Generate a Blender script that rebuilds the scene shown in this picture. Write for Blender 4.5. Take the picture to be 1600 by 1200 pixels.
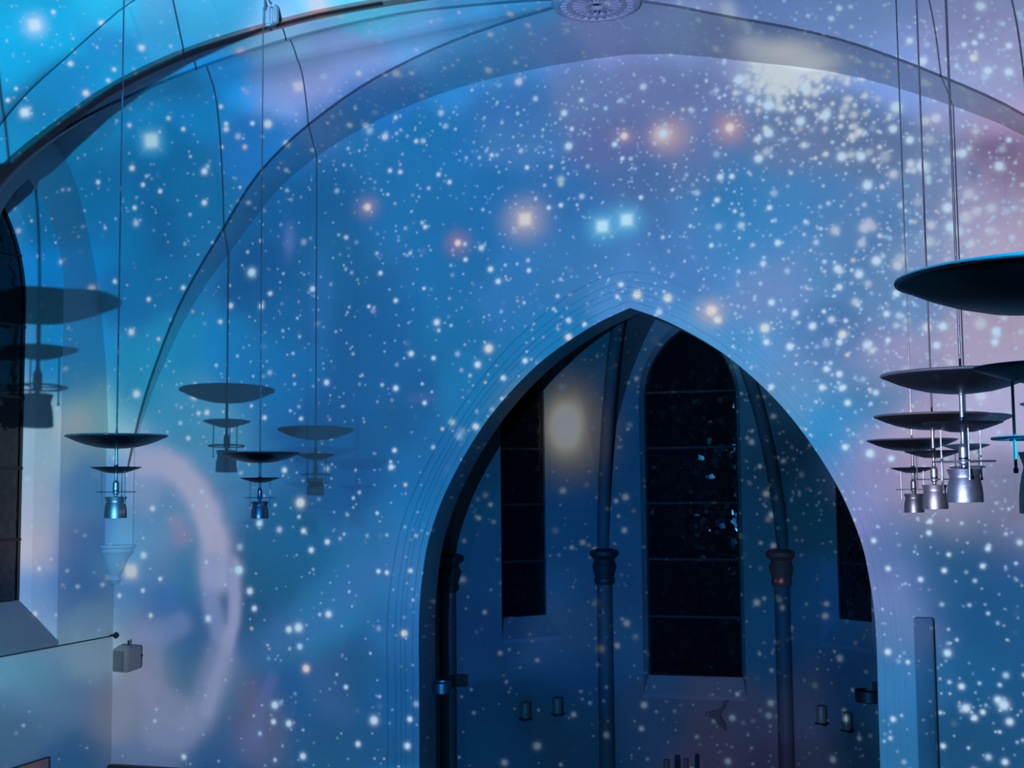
import bpy, bmesh, math, random
import numpy as np
from mathutils import Vector, Matrix

S = bpy.context.scene
for o in list(bpy.data.objects):
    bpy.data.objects.remove(o)
COL = S.collection
PI = math.pi

# ---------------------------------------------------------------- camera
CAM = Vector((0, 0, 5.6))
psi, pit, rol = math.radians(16.7), math.atan(170 / 2000.), math.radians(0.54)
fw = Vector((-math.sin(psi) * math.cos(pit), math.cos(psi) * math.cos(pit), math.sin(pit)))
r0 = Vector((math.cos(psi), math.sin(psi), 0))
u0 = r0.cross(fw)
rr = r0 * math.cos(rol) - u0 * math.sin(rol)
uu = u0 * math.cos(rol) + r0 * math.sin(rol)
cd = bpy.data.cameras.new('camera')
cam = bpy.data.objects.new('camera', cd)
COL.objects.link(cam)
M = Matrix((rr, uu, -fw)).transposed().to_4x4()
M.translation = CAM
cam.matrix_world = M
cd.sensor_fit = 'HORIZONTAL'
cd.sensor_width = 36
cd.lens = 2000. / 1600 * 36
cd.clip_start = 0.05
cd.clip_end = 200
S.camera = cam

# ---------------------------------------------------------------- view, world
S.view_settings.view_transform = 'Standard'
S.view_settings.look = 'None'
S.view_settings.gamma = 1
S.view_settings.use_curve_mapping = False
S.view_settings.exposure = 0.0
S.cycles.use_denoising = True
S.cycles.max_bounces = 5
S.cycles.diffuse_bounces = 3
S.cycles.sample_clamp_indirect = 1.0
W = bpy.data.worlds.new('night_world')
S.world = W
W.use_nodes = True
bg = W.node_tree.nodes['Background']
bg.inputs[0].default_value = (0.004, 0.008, 0.02, 1)
bg.inputs[1].default_value = 1.0
random.seed(7)

# ---------------------------------------------------------------- the two video projectors
# Each projector throws a picture of a star field: a slide computed here, in the
# projector's own tangent coordinates a = x/y, b = z/y. Only the picture content
# is stored; shading and cast shadows come from the beams meeting the building.
SA0, SA1, SB0, SB1 = -1.0, .8, -.35, .85
POW1, POW2 = 30000, 1900
# nebula colours at places on the slide: a, b, r, g, b (linear)
NEBULA = [
[-0.586,0.52,0.0,1.0553,1.9803],[-0.547,0.482,0.0,0.99,1.8196],[-0.493,0.503,0.0,1.3876,2.3972],[-0.593,0.451,0.0,0.8864,1.7113],
[-0.449,0.496,0.1492,1.0098,1.8102],[-0.589,0.415,0.0,0.4965,1.1293],[-0.599,0.382,0.0,0.6299,1.3728],[-0.549,0.432,0.0,0.583,1.406],
[-0.507,0.464,0.0,0.6093,1.5617],[-0.505,0.438,0.0,0.817,1.6697],[-0.445,0.467,0.0666,1.0402,2.0249],[-0.384,0.471,0.1192,1.1162,2.1149],
[-0.392,0.491,0.1086,1.2845,2.2644],[-0.261,0.476,0.358,2.2169,3.35],[-0.497,0.402,0.0,0.8329,1.9696],[-0.485,0.346,0.0,0.3528,0.9348],
[-0.45,0.39,0.0,0.6111,1.5777],[-0.564,0.306,0.0,0.36,0.9174],[-0.526,0.285,0.0,0.4386,1.1221],[-0.488,0.288,0.0,0.2714,0.7678],
[-0.411,0.423,0.0,1.1607,3.2903],[-0.347,0.44,0.9641,2.1117,3.35],[-0.363,0.404,0.5921,1.0902,2.3917],[-0.339,0.408,0.7512,1.1466,2.5704],
[-0.291,0.42,1.0597,1.5219,3.166],[-0.235,0.437,0.5185,1.6532,3.35],[-0.184,0.442,0.2166,1.4527,3.1978],[-0.14,0.446,0.0642,1.0125,2.378],
[-0.392,0.355,0.0163,0.4117,1.3429],[-0.455,0.314,0.0,0.3701,0.9329],[-0.52,0.233,0.0,0.3438,0.9722],[-0.527,0.148,0.0,0.6096,1.1021],
[-0.495,0.237,0.0,0.3729,0.9286],[-0.333,0.366,0.1656,0.4596,1.2224],[-0.275,0.387,0.1302,0.4997,1.5127],[-0.278,0.376,0.008,0.4777,1.6893],
[-0.22,0.397,0.0594,0.7279,1.9356],[-0.176,0.403,0.1555,0.8494,2.0581],[-0.135,0.416,0.3504,0.7421,1.901],[-0.083,0.415,0.6479,0.8475,1.9014],
[-0.033,0.409,0.6522,1.0152,1.8825],[-0.052,0.429,0.4628,0.5919,1.6088],[0.017,0.398,0.6761,0.8182,1.5389],[0.134,0.366,0.5802,0.9726,2.1508],
[0.178,0.347,0.7984,1.0358,1.8329],[0.212,0.313,1.4494,1.0867,1.8008],[0.173,0.382,0.6255,0.6624,1.2315],[0.206,0.359,0.7637,0.8074,1.2915],
[0.131,0.402,0.3477,0.627,1.2879],[0.096,0.415,0.3619,0.6317,1.345],[0.049,0.423,0.3069,0.538,1.1976],[-0.282,0.299,0.0,0.3817,1.0694],
[-0.305,0.328,0.0212,0.42,1.1204],[-0.328,0.302,0.0,0.2397,0.7493],[-0.248,0.35,0.0,0.4463,1.1444],[-0.226,0.321,0.0004,0.4289,1.2484],
[-0.181,0.365,0.0575,0.3911,1.1678],[-0.171,0.332,0.1175,0.4727,1.1811],[-0.117,0.364,0.3515,0.5441,1.1576],[-0.066,0.358,0.3868,0.4697,1.01],
[-0.016,0.353,0.3367,0.4375,0.9636],[0.056,0.312,0.2736,0.4297,0.8084],[0.103,0.317,0.2076,0.366,0.7064],[-0.017,0.303,0.2886,0.434,0.9669],
[-0.087,0.314,0.3067,0.3501,0.9099],[-0.077,0.288,0.1396,0.3424,0.9012],[0.007,0.276,0.0266,0.4741,1.1555],[0.101,0.254,0.1627,0.5057,1.1179],
[0.055,0.272,0.0735,0.5108,1.2044],[0.146,0.275,0.3155,0.5737,1.0199],[0.19,0.262,1.0257,0.8415,1.2773],[0.208,0.293,0.3071,0.0937,0.2219],
[0.166,0.217,1.2689,1.1645,1.6174],[0.14,0.218,0.3365,0.7029,1.2301],[0.201,0.224,1.2177,1.0002,1.2981],[0.121,0.182,0.2677,0.6384,1.2146],
[-0.34,0.248,0.0,0.259,0.684],[-0.364,0.288,0.0,0.2652,0.8073],[-0.328,0.221,0.0,0.2142,0.6223],[-0.369,0.196,0.0,0.2725,0.8165],
[-0.381,0.235,0.0,0.1783,0.6549],[-0.282,0.192,0.0,0.2184,0.7296],[-0.226,0.268,0.0,0.3578,1.0225],[-0.226,0.231,0.0043,0.3217,0.9139],
[-0.185,0.273,0.0,0.3294,1.0202],[-0.172,0.212,0.0459,0.4086,1.1434],[-0.119,0.235,0.0616,0.3651,0.9333],[-0.068,0.236,0.1142,0.3892,1.0129],
[-0.119,0.27,0.0416,0.3218,0.9508],[0.006,0.237,0.0753,0.5858,1.3048],[-0.028,0.229,0.1536,0.4921,1.2274],[0.029,0.201,0.3224,0.592,1.2365],
[0.076,0.213,0.1652,0.5537,1.1664],[0.075,0.151,0.0749,0.3885,0.9322],[0.051,0.128,0.3468,0.5368,1.0967],[0.096,0.117,0.018,0.4039,0.8127],
[0.104,0.135,0.9428,0.7982,1.2699],[0.186,0.16,1.1053,0.8557,1.1434],[0.197,0.105,1.1018,1.0261,1.5352],[-0.079,0.209,0.1634,0.6153,1.4881],
[-0.146,0.185,0.0,0.4005,1.0237],[-0.2,0.136,0.0,0.3829,0.9285],[-0.226,0.178,0.0,0.3218,0.8371],[-0.02,0.169,0.1937,0.7625,1.5686],
[0.018,0.148,0.1719,0.7031,1.4285],[-0.271,0.128,0.0,0.1923,0.6352],[-0.282,0.097,0.0,0.1878,0.5747],[-0.305,0.14,0.0,0.2032,0.6785],
[-0.305,0.061,0.0,0.1508,0.5872],[-0.328,0.183,0.0,0.1936,0.6459],[-0.339,0.114,0.0,0.1517,0.5696],[-0.316,0.087,0.0,0.1413,0.5001],
[-0.254,0.065,0.0,0.2762,0.8452],[-0.249,0.034,0.0,0.387,1.0488],[-0.282,0.014,0.0345,0.3473,0.8742],[-0.305,-0.017,0.0335,0.3614,0.8379],
[-0.266,-0.017,0.0522,0.4242,1.0953],[-0.339,-0.059,0.0318,0.4195,0.9019],[-0.327,-0.11,0.0744,0.1938,0.5821],[-0.367,-0.07,0.0669,0.3272,0.7429],
[-0.282,-0.068,0.0301,0.2915,0.8455],[-0.272,-0.118,0.0,0.1566,0.5761],[-0.305,-0.099,0.0,0.1192,0.3552],[-0.282,-0.159,0.0,0.1192,0.3925],
[-0.338,-0.162,0.0092,0.1218,0.3446],[-0.367,-0.127,0.0,0.1568,0.6083],[-0.373,-0.163,0.0,0.1272,0.3773],[-0.385,-0.018,0.0,0.169,0.3918],
[-0.397,-0.05,0.0,0.1138,0.3265],[-0.368,0.009,0.0,0.2308,0.5988],[-0.404,0.165,0.0,0.4159,1.1206],[-0.429,0.166,0.0,0.5892,1.5206],
[-0.362,0.141,0.0,0.3684,1.1066],[-0.472,0.167,0.0133,0.6412,1.2105],[-0.484,0.123,0.0598,0.7283,1.2687],[-0.459,0.117,0.1588,0.7687,1.3218],
[-0.457,-0.019,0.0051,0.3371,0.7228],[-0.482,-0.008,0.3743,0.7347,1.2429],[-0.487,-0.073,0.0,0.4032,0.8084],[-0.457,-0.072,0.0437,0.1955,0.5669],
[-0.482,-0.046,0.0572,0.3075,1.1191],[-0.503,-0.073,0.8507,0.7069,0.6361],[-0.518,-0.127,0.6635,0.6757,0.897],[-0.493,-0.137,0.3845,0.4284,0.5251],
[-0.456,-0.125,0.1172,0.3235,0.5133],[-0.498,-0.169,0.2552,0.3839,0.7289],[-0.425,-0.166,0.0279,0.1624,0.5152],[-0.513,-0.046,0.1922,0.6209,1.4321],
[-0.502,0.036,0.2706,0.6729,1.17],[-0.519,0.003,0.2969,1.0875,1.943],[-0.396,-0.149,0.3374,0.2431,0.3791],[-0.571,-0.126,0.3347,0.6489,1.15],
[-0.598,-0.103,0.3776,1.0734,1.5231],[-0.547,-0.073,1.0275,1.5599,1.9162],[-0.565,-0.17,0.0,0.212,0.664],[-0.607,-0.151,0.1658,0.3792,0.7111],
[-0.564,0.011,0.0,0.3196,1.2167],[-0.559,0.061,0.0713,0.6829,1.5877],[-0.563,-0.033,0.0,0.2676,1.1288],[-0.555,0.122,0.7306,1.6327,1.6242],
[-0.547,-0.062,0.5834,1.1109,1.4945],[-0.593,0.052,1.1301,1.2902,1.6062],[-0.589,0.012,1.5496,1.471,1.6942],[-0.591,-0.027,0.3123,0.7497,1.6126],
[-0.594,0.097,0.85,1.3224,1.614],[-0.566,0.174,0.0,0.627,1.5503],[-0.568,0.255,0.0,0.5243,1.5699],[-0.587,-0.054,0.6358,1.0714,1.6935],
[0.139,0.069,1.0274,0.78,1.1071],[0.108,0.06,0.8982,0.6881,1.015],[0.115,0.01,0.1587,0.3488,0.7744],[0.093,0.033,0.7223,0.6015,1.3713],
[0.089,0.051,0.2563,0.6723,1.3593],[0.16,0.037,0.8244,0.7639,0.9805],[0.194,0.032,0.5145,0.513,0.8165],[0.159,0.01,0.0,0.1677,0.3997],
[0.136,-0.013,0.0,0.1642,0.4351],[0.18,-0.004,0.0,0.1652,0.5286],[0.157,-0.035,0.0,0.1556,0.4938],[0.19,-0.057,0.0,0.1709,0.4858],
[0.156,-0.08,0.0,0.2105,0.5517],[0.188,-0.101,0.0,0.145,0.4267],[0.154,-0.124,0.0,0.1285,0.3411],[0.114,-0.013,0.4018,0.5087,1.1402],
[0.113,-0.05,0.2339,0.4479,0.9221],[0.111,-0.095,0.079,0.4446,1.0491],[0.11,-0.135,0.0476,0.3787,0.876],[0.081,0.079,0.0,0.5966,1.3967],
[0.05,0.118,0.0986,0.7293,1.3621],[-0.148,-0.001,0.016,0.3939,1.4188],[-0.159,-0.075,0.115,0.4924,1.4534],[-0.174,-0.139,0.0,0.1285,0.4117],
[-0.216,-0.024,0.0078,0.323,1.2024],[-0.226,-0.074,0.0284,0.2536,1.0312],[-0.217,-0.149,0.0,0.161,0.6231],[-0.15,-0.104,0.0,0.2985,1.3109],
[-0.054,-0.159,0.2808,0.2641,0.5844],[-0.029,-0.129,0.244,0.2979,0.7115],[-0.013,-0.025,0.0129,0.2559,0.6678],[-0.014,-0.073,0.0223,0.3011,0.9454],
[0.023,-0.118,0.2926,0.4102,1.019],[-0.007,-0.156,0.1677,0.1285,0.362],[0.028,0.023,0.0,0.2718,0.6123],[0.026,-0.048,0.0208,0.3541,1.2945],
[0.054,-0.106,0.0,0.1642,0.7055],[0.062,-0.146,0.0,0.0959,0.2633],[0.022,-0.154,0.2772,0.2838,0.6558],[0.019,0.07,0.0,0.1223,0.3005],
[-0.11,-0.026,0.0284,0.2998,1.067],[-0.111,-0.075,0.0315,0.3898,1.1946],[-0.102,-0.137,0.0747,0.264,0.7758],[-0.108,0.072,0.0213,0.3131,1.0716],
[-0.136,-0.148,0.0,0.1944,0.6019],[-0.011,0.022,0.0135,0.2333,0.6161],[-0.007,0.095,0.0283,0.2916,0.6836],
]
# stars: a, b, radius (thousandths), colour key
STARS = [
[-0.5615,0.4978,7.7,"w"],[-0.5831,0.4139,5.6,"w"],[-0.5409,0.5077,2.5,"w"],[-0.4925,0.3647,8.6,"c"],[-0.464,0.4604,3.7,"w"],[-0.5229,0.4244,3.6,"y"],
[-0.5326,0.4549,3.1,"w"],[-0.5002,0.4336,2.4,"w"],[-0.4931,0.4433,2.4,"w"],[-0.297,0.478,8.9,"y"],[-0.3843,0.4412,4.7,"p"],[-0.3486,0.3997,5.8,"y"],
[-0.3242,0.4063,4.1,"g"],[-0.3804,0.3687,4.7,"w"],[-0.4197,0.368,3.0,"p"],[-0.4193,0.3727,2.4,"w"],[-0.4429,0.3318,3.6,"w"],[-0.4441,0.3037,3.0,"w"],
[-0.5032,0.3249,2.4,"w"],[-0.4865,0.3176,2.4,"w"],[-0.5123,0.3046,2.4,"w"],[-0.5132,0.3411,3.1,"w"],[-0.5478,0.3312,2.5,"w"],[-0.4224,0.3891,2.4,"w"],
[-0.4736,0.3838,2.4,"w"],[-0.4605,0.3722,2.4,"w"],[-0.5124,0.3813,2.5,"w"],[-0.3946,0.3707,2.4,"w"],[-0.3645,0.3493,3.3,"w"],[-0.3453,0.34,2.2,"w"],
[-0.4038,0.2998,2.2,"w"],[-0.3696,0.3249,2.2,"w"],[-0.4969,0.4901,3.1,"w"],[-0.5975,0.4282,2.5,"w"],[-0.5879,0.4383,1.9,"w"],[-0.1947,0.4494,1.7,"w"],
[-0.154,0.4416,2.9,"y"],[-0.1762,0.4256,2.8,"w"],[-0.22,0.4445,1.7,"w"],[-0.2401,0.4201,2.3,"w"],[-0.2616,0.4007,4.0,"w"],[-0.2494,0.3989,2.3,"w"],
[-0.2711,0.401,2.3,"w"],[-0.2934,0.405,2.9,"w"],[-0.3026,0.3732,1.7,"w"],[-0.3109,0.3585,2.8,"w"],[-0.2989,0.3566,2.7,"w"],[-0.1879,0.3929,3.4,"w"],
[-0.1646,0.397,2.2,"w"],[-0.1649,0.3799,3.7,"p"],[-0.2813,0.3451,3.4,"w"],[-0.2535,0.3388,2.2,"w"],[-0.2716,0.3605,2.2,"w"],[-0.1274,0.3504,3.1,"w"],
[-0.1131,0.3595,2.1,"w"],[-0.1241,0.3231,3.7,"w"],[-0.1213,0.3368,2.1,"w"],[-0.079,0.3273,3.6,"o"],[-0.0868,0.3213,2.6,"w"],[-0.0481,0.3265,4.0,"w"],
[-0.0808,0.3095,2.0,"w"],[-0.234,0.3092,2.2,"w"],[-0.2677,0.3141,2.2,"w"],[-0.2768,0.316,2.2,"w"],[-0.2969,0.2867,3.9,"o"],[-0.2177,0.2513,3.2,"o"],
[-0.1608,0.2668,6.8,"o"],[-0.0976,0.2567,6.1,"c"],[-0.0781,0.2604,6.1,"c"],[-0.1308,0.2967,3.7,"g"],[-0.1308,0.293,2.6,"g"],[-0.1882,0.3213,2.1,"w"],
[-0.2246,0.3021,2.2,"w"],[-0.2459,0.2665,2.2,"w"],[-0.1587,0.3088,2.1,"w"],[-0.0666,0.2773,2.0,"w"],[-0.1411,0.2747,2.1,"w"],[-0.131,0.276,2.1,"w"],
[0.0116,0.3632,5.0,"w"],[0.0603,0.3522,4.4,"w"],[0.0195,0.3473,3.9,"w"],[0.0328,0.341,4.9,"w"],[0.0752,0.3295,4.3,"w"],[0.0563,0.3264,4.3,"w"],
[0.0323,0.3197,4.4,"w"],[0.0034,0.3263,4.4,"o"],[0.0246,0.3005,3.9,"w"],[0.0858,0.2967,4.3,"w"],[0.0997,0.2956,4.2,"w"],[0.1035,0.2735,4.2,"w"],
[0.1259,0.3305,5.2,"w"],[0.1231,0.3143,3.7,"w"],[0.1345,0.305,3.7,"w"],[0.1534,0.3196,4.2,"p"],[0.1706,0.2918,4.1,"w"],[0.1424,0.2847,5.1,"w"],
[0.159,0.2525,4.6,"w"],[0.1607,0.2382,4.6,"w"],[0.0372,0.2346,2.9,"w"],[-0.0076,0.2708,2.5,"w"],[-0.0048,0.2885,3.0,"w"],[0.004,0.2883,2.5,"w"],
[0.0317,0.2619,2.4,"w"],[-0.0128,0.2359,2.0,"w"],[0.2002,0.4042,4.3,"w"],[0.1982,0.354,3.7,"w"],[0.2123,0.3515,3.7,"w"],[0.1896,0.3647,3.3,"y"],
[0.1843,0.3758,2.3,"w"],[0.1915,0.3764,2.3,"w"],[0.2146,0.3714,2.8,"w"],[0.154,0.3661,3.8,"w"],[0.1469,0.383,2.9,"w"],[0.1507,0.3481,4.3,"w"],
[0.2026,0.2989,2.3,"w"],[0.1954,0.2803,4.1,"w"],[-0.4036,0.2381,4.6,"c"],[-0.5556,0.2349,3.9,"y"],[-0.5336,0.2394,2.4,"w"],[-0.4234,0.2105,2.9,"w"],
[-0.5176,0.1932,3.6,"w"],[-0.5126,0.1382,4.1,"w"],[-0.3336,0.1416,2.8,"w"],[-0.5002,0.2213,2.4,"w"],[-0.4663,0.2296,2.4,"w"],[-0.3942,0.2085,2.9,"w"],
[-0.3467,0.2207,2.8,"w"],[-0.3859,0.219,2.3,"w"],[-0.4331,0.1972,2.3,"w"],[-0.4451,0.1196,2.9,"w"],[-0.4531,0.1193,2.3,"w"],[-0.4627,0.0981,2.3,"w"],
[-0.3905,0.1138,2.3,"w"],[-0.357,0.0423,5.0,"y"],[-0.3718,0.0695,2.8,"w"],[-0.4967,0.0383,2.9,"w"],[-0.2719,0.207,2.2,"w"],[-0.2957,0.2034,1.7,"w"],
[-0.2472,0.2157,1.6,"w"],[-0.2362,0.1873,3.2,"w"],[-0.2585,0.1626,2.7,"w"],[-0.2391,0.1582,2.1,"w"],[-0.1922,0.1641,4.2,"y"],[-0.2015,0.1515,3.2,"w"],
[-0.272,0.1348,2.7,"w"],[-0.247,0.122,2.1,"w"],[-0.2237,0.1058,3.2,"g"],[-0.2042,0.1016,3.1,"w"],[-0.2732,0.0842,2.2,"w"],[-0.276,0.0707,2.7,"w"],
[-0.1806,0.1398,2.6,"w"],[-0.1626,0.1529,2.6,"w"],[-0.1901,0.2281,2.7,"w"],[-0.1837,0.2179,2.6,"w"],[-0.158,0.2252,2.1,"w"],[-0.2854,0.2306,2.2,"w"],
[-0.2112,0.2373,2.1,"w"],[-0.0716,0.2008,4.0,"y"],[-0.0476,0.197,4.0,"y"],[-0.0839,0.2096,2.5,"w"],[-0.0873,0.2001,2.0,"w"],[-0.127,0.1701,3.1,"y"],
[-0.1265,0.1834,2.5,"w"],[-0.1139,0.1797,2.0,"w"],[-0.1578,0.0403,2.9,"w"],[-0.1104,0.0339,3.0,"w"],[-0.118,0.031,2.0,"w"],[-0.1002,0.1255,2.0,"w"],
[-0.2126,0.0316,2.0,"w"],[-0.0142,0.1855,5.0,"o"],[-0.0096,0.1784,3.9,"y"],[0.0801,0.2125,3.3,"w"],[0.0955,0.2073,3.7,"w"],[0.081,0.1985,2.8,"w"],
[0.1081,0.2166,4.2,"w"],[0.0485,0.1805,2.8,"w"],[0.114,0.1768,2.8,"w"],[0.1213,0.1916,3.2,"w"],[0.0313,0.1896,2.9,"w"],[0.0694,0.1809,1.9,"w"],
[0.0608,0.1703,3.3,"w"],[0.0823,0.1631,3.7,"y"],[0.0798,0.1575,2.8,"w"],[0.026,0.1705,4.3,"y"],[0.0267,0.1598,2.9,"w"],[0.044,0.1557,3.3,"w"],
[0.1528,0.166,3.6,"w"],[0.1479,0.1523,3.2,"w"],[0.1143,0.1575,2.3,"w"],[0.1016,0.1557,1.8,"w"],[0.07,0.1379,2.8,"w"],[0.0791,0.1338,2.8,"w"],
[0.0806,0.1234,2.8,"w"],[0.0664,0.1243,2.8,"w"],[0.0844,0.1124,2.8,"w"],[0.099,0.075,3.7,"w"],[0.1137,0.071,2.7,"w"],[0.0814,0.0799,2.8,"w"],
[-0.013,0.0745,2.4,"w"],[-0.0031,0.0355,2.8,"y"],[-0.0073,0.0561,1.9,"w"],[0.0056,0.0942,2.3,"w"],[0.0289,0.1257,2.5,"w"],[0.1765,0.1147,4.4,"p"],
[0.1886,0.1607,3.6,"w"],[0.1875,0.1529,3.1,"w"],[-0.5171,-0.0153,7.7,"y"],[-0.5048,-0.0016,3.5,"w"],[-0.4133,-0.0134,4.5,"c"],
[-0.3946,0.0255,3.4,"w"],[-0.403,-0.0308,3.4,"w"],[-0.3987,-0.045,2.8,"w"],[-0.347,0.0034,2.8,"w"],[-0.3326,0.0102,2.7,"w"],[-0.354,0.0191,2.8,"w"],
[-0.3582,-0.0599,4.4,"w"],[-0.3669,-0.0616,3.3,"w"],[-0.3313,-0.0485,3.3,"w"],[-0.3512,-0.0929,3.8,"o"],[-0.3793,-0.1233,3.8,"w"],
[-0.3665,-0.1377,3.3,"w"],[-0.3804,-0.1368,2.7,"w"],[-0.3537,-0.1633,3.2,"w"],[-0.4882,-0.0216,2.3,"w"],[-0.5049,-0.0316,2.3,"w"],
[-0.497,-0.0526,2.3,"w"],[-0.4417,-0.0542,3.4,"w"],[-0.5624,-0.0263,2.1,"w"],[-0.5425,-0.0262,2.1,"w"],[-0.5281,-0.0362,2.4,"w"],
[-0.5977,-0.0095,2.4,"w"],[-0.6012,-0.0491,3.0,"w"],[-0.4633,-0.1692,2.8,"w"],[-0.2657,-0.0627,3.1,"y"],[-0.2912,-0.1321,4.2,"w"],
[-0.3051,-0.1513,2.7,"w"],[-0.2633,-0.1511,3.1,"w"],[-0.2611,-0.1301,2.6,"w"],[-0.2602,-0.0129,2.1,"w"],[-0.2873,-0.0134,2.1,"w"],
[-0.28,-0.0144,2.1,"w"],[-0.2884,0.0335,1.6,"w"],[-0.3158,-0.1066,2.1,"w"],[-0.1791,-0.1562,3.4,"w"],[-0.2036,-0.1692,2.9,"w"],
[-0.152,-0.1321,2.4,"w"],[-0.1784,-0.0906,1.9,"w"],[-0.2062,-0.085,2.0,"w"],[-0.2177,-0.0529,2.0,"w"],[-0.2216,0.0213,2.0,"w"],
[-0.1437,-0.0005,2.4,"w"],[-0.1517,-0.0042,1.9,"w"],[-0.1349,-0.006,2.0,"w"],[-0.1118,0.0084,2.5,"w"],[-0.1188,-0.0795,2.5,"w"],
[-0.1111,-0.0624,3.0,"w"],[-0.131,-0.0819,3.5,"y"],[-0.0988,-0.1236,2.9,"w"],[-0.1011,-0.1414,2.4,"w"],[-0.1275,-0.1469,2.9,"w"],
[0.0011,-0.0031,2.4,"w"],[0.0003,0.0197,2.8,"w"],[-0.0122,-0.0453,2.8,"w"],[0.0074,-0.0484,2.3,"w"],[0.0408,-0.0444,2.2,"w"],[0.0397,-0.0532,2.7,"w"],
[0.0506,-0.0829,2.9,"w"],[-0.0038,-0.1186,2.8,"w"],[-0.0323,-0.1305,2.8,"w"],[-0.0281,-0.113,1.9,"w"],[0.0547,-0.1252,2.9,"w"],
[0.0428,-0.1558,2.9,"w"],[-0.0363,-0.1624,2.8,"w"],[0.1063,-0.0677,2.7,"w"],[0.1474,-0.0672,3.1,"w"],[0.156,-0.0902,2.6,"w"],[0.1584,-0.1052,3.5,"w"],
[0.1834,-0.102,4.3,"w"],[0.1798,-0.0986,3.0,"w"],[0.1694,-0.1074,2.2,"w"],[0.1637,-0.1116,2.6,"w"],[0.1868,-0.1133,3.0,"w"],[0.1827,-0.141,2.6,"w"],
[0.1421,-0.132,2.2,"w"],[0.1771,0.0063,2.2,"w"],[0.1508,0.0021,1.8,"w"],[0.1473,-0.0092,2.2,"w"],[0.1732,-0.0059,2.2,"w"],[0.139,0.0257,2.2,"w"],
[0.1379,0.0175,2.2,"w"],[0.131,-0.0157,2.2,"w"],[0.1085,-0.0083,2.3,"w"],[0.1201,-0.0744,1.8,"w"],[0.1083,-0.115,2.3,"w"],[0.0991,0.0117,2.3,"w"],
]
# soft glows: a, b, ra, rb, r, g, b, strength
GLOWS = [
[0.0493,0.3812,0.026,0.0119,2.8117,2.905,2.8117,0.95],[0.0664,0.3716,0.0224,0.0083,2.6601,2.8117,2.8117,0.9],
[0.0268,0.3903,0.0121,0.0096,2.3492,2.6351,2.7852,0.6],[0.0335,0.3644,0.0193,0.011,0.8426,1.1843,1.3403,0.55],
[0.0184,0.4214,0.0059,0.0116,1.196,1.4434,1.6237,0.7],[0.0284,0.4088,0.004,0.006,1.6564,2.1357,2.4024,0.5],
[0.0378,0.348,0.0163,0.0099,0.5189,0.9056,1.1843,0.4],[-0.0436,0.3246,0.0151,0.0132,1.3303,0.8363,0.8363,0.75],
[-0.0486,0.326,0.0071,0.0061,1.9631,1.6745,1.4124,0.7],[-0.079,0.3273,0.0092,0.0072,1.0395,0.6167,0.7245,0.5],
[0.0034,0.3263,0.0107,0.011,1.3114,0.7089,0.6549,0.75],[-0.1608,0.2668,0.016,0.0156,1.0317,0.8988,1.0317,0.75],
[-0.2969,0.2867,0.0092,0.0086,0.6542,0.5024,0.8938,0.7],[-0.2177,0.2513,0.0094,0.0089,0.7139,0.3846,0.7139,0.7],
[-0.0976,0.2567,0.0123,0.0122,0.2122,1.2073,1.9916,0.6],[-0.0781,0.2604,0.0122,0.0122,0.2122,1.2073,1.9916,0.6],
[-0.4925,0.3647,0.0151,0.0143,0.0,1.1115,2.1487,0.6],[-0.5615,0.4978,0.0116,0.0114,0.711,1.4233,2.1288,0.7],
[-0.297,0.478,0.0137,0.0135,1.4124,2.0652,2.2787,0.7],[-0.152,0.0897,0.0248,0.0312,1.9649,1.6989,1.0597,0.9],
[-0.1548,0.0904,0.0124,0.0171,5.2337,5.0256,4.2423,0.95],[-0.1348,0.0879,0.0079,0.0203,1.1331,0.8512,1.2918,0.5],
[-0.0142,0.1845,0.0107,0.0101,1.3051,1.0188,1.0188,0.6],[-0.5665,0.1164,0.0136,0.0136,1.5583,1.6648,1.5583,0.7],
[-0.4671,0.0148,0.0099,0.0076,0.9143,0.6148,0.9826,0.6],[-0.4734,0.0273,0.0087,0.0065,0.921,0.7317,1.1363,0.5],
[-0.4019,-0.1543,0.0118,0.0135,0.284,0.2524,0.6202,0.6],[-0.3683,0.264,0.0048,0.0132,0.2744,0.4711,1.3789,0.7],
[0.1597,0.1518,0.0262,0.0185,0.9673,0.9038,1.2473,0.35],[-0.3458,0.4024,0.0289,0.0178,1.0024,1.0024,2.0065,0.5],
[-0.2486,0.1262,0.0111,0.0042,0.1597,0.2666,0.7951,0.5],[0.1955,0.2935,0.0156,0.0085,0.2249,0.0894,0.2867,0.6],
[0.1775,0.278,0.0052,0.0066,0.0591,0.2233,0.4772,0.6],[0.1547,0.3171,0.0116,0.0105,0.8489,0.5708,0.8489,0.4],
[0.1682,0.2636,0.0263,0.0283,0.6167,0.6167,1.1105,0.3],[-0.3397,0.2106,0.0117,0.0432,0.0617,0.4536,1.4979,0.35],
[-0.1689,-0.0359,0.0329,0.0198,0.1681,0.9111,2.6555,0.3],[-0.4211,-0.0076,0.0036,0.016,0.4672,0.5627,1.0533,0.3],
[0.1081,0.0628,0.0178,0.0116,0.5888,0.4565,1.0419,0.4],
]
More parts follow.
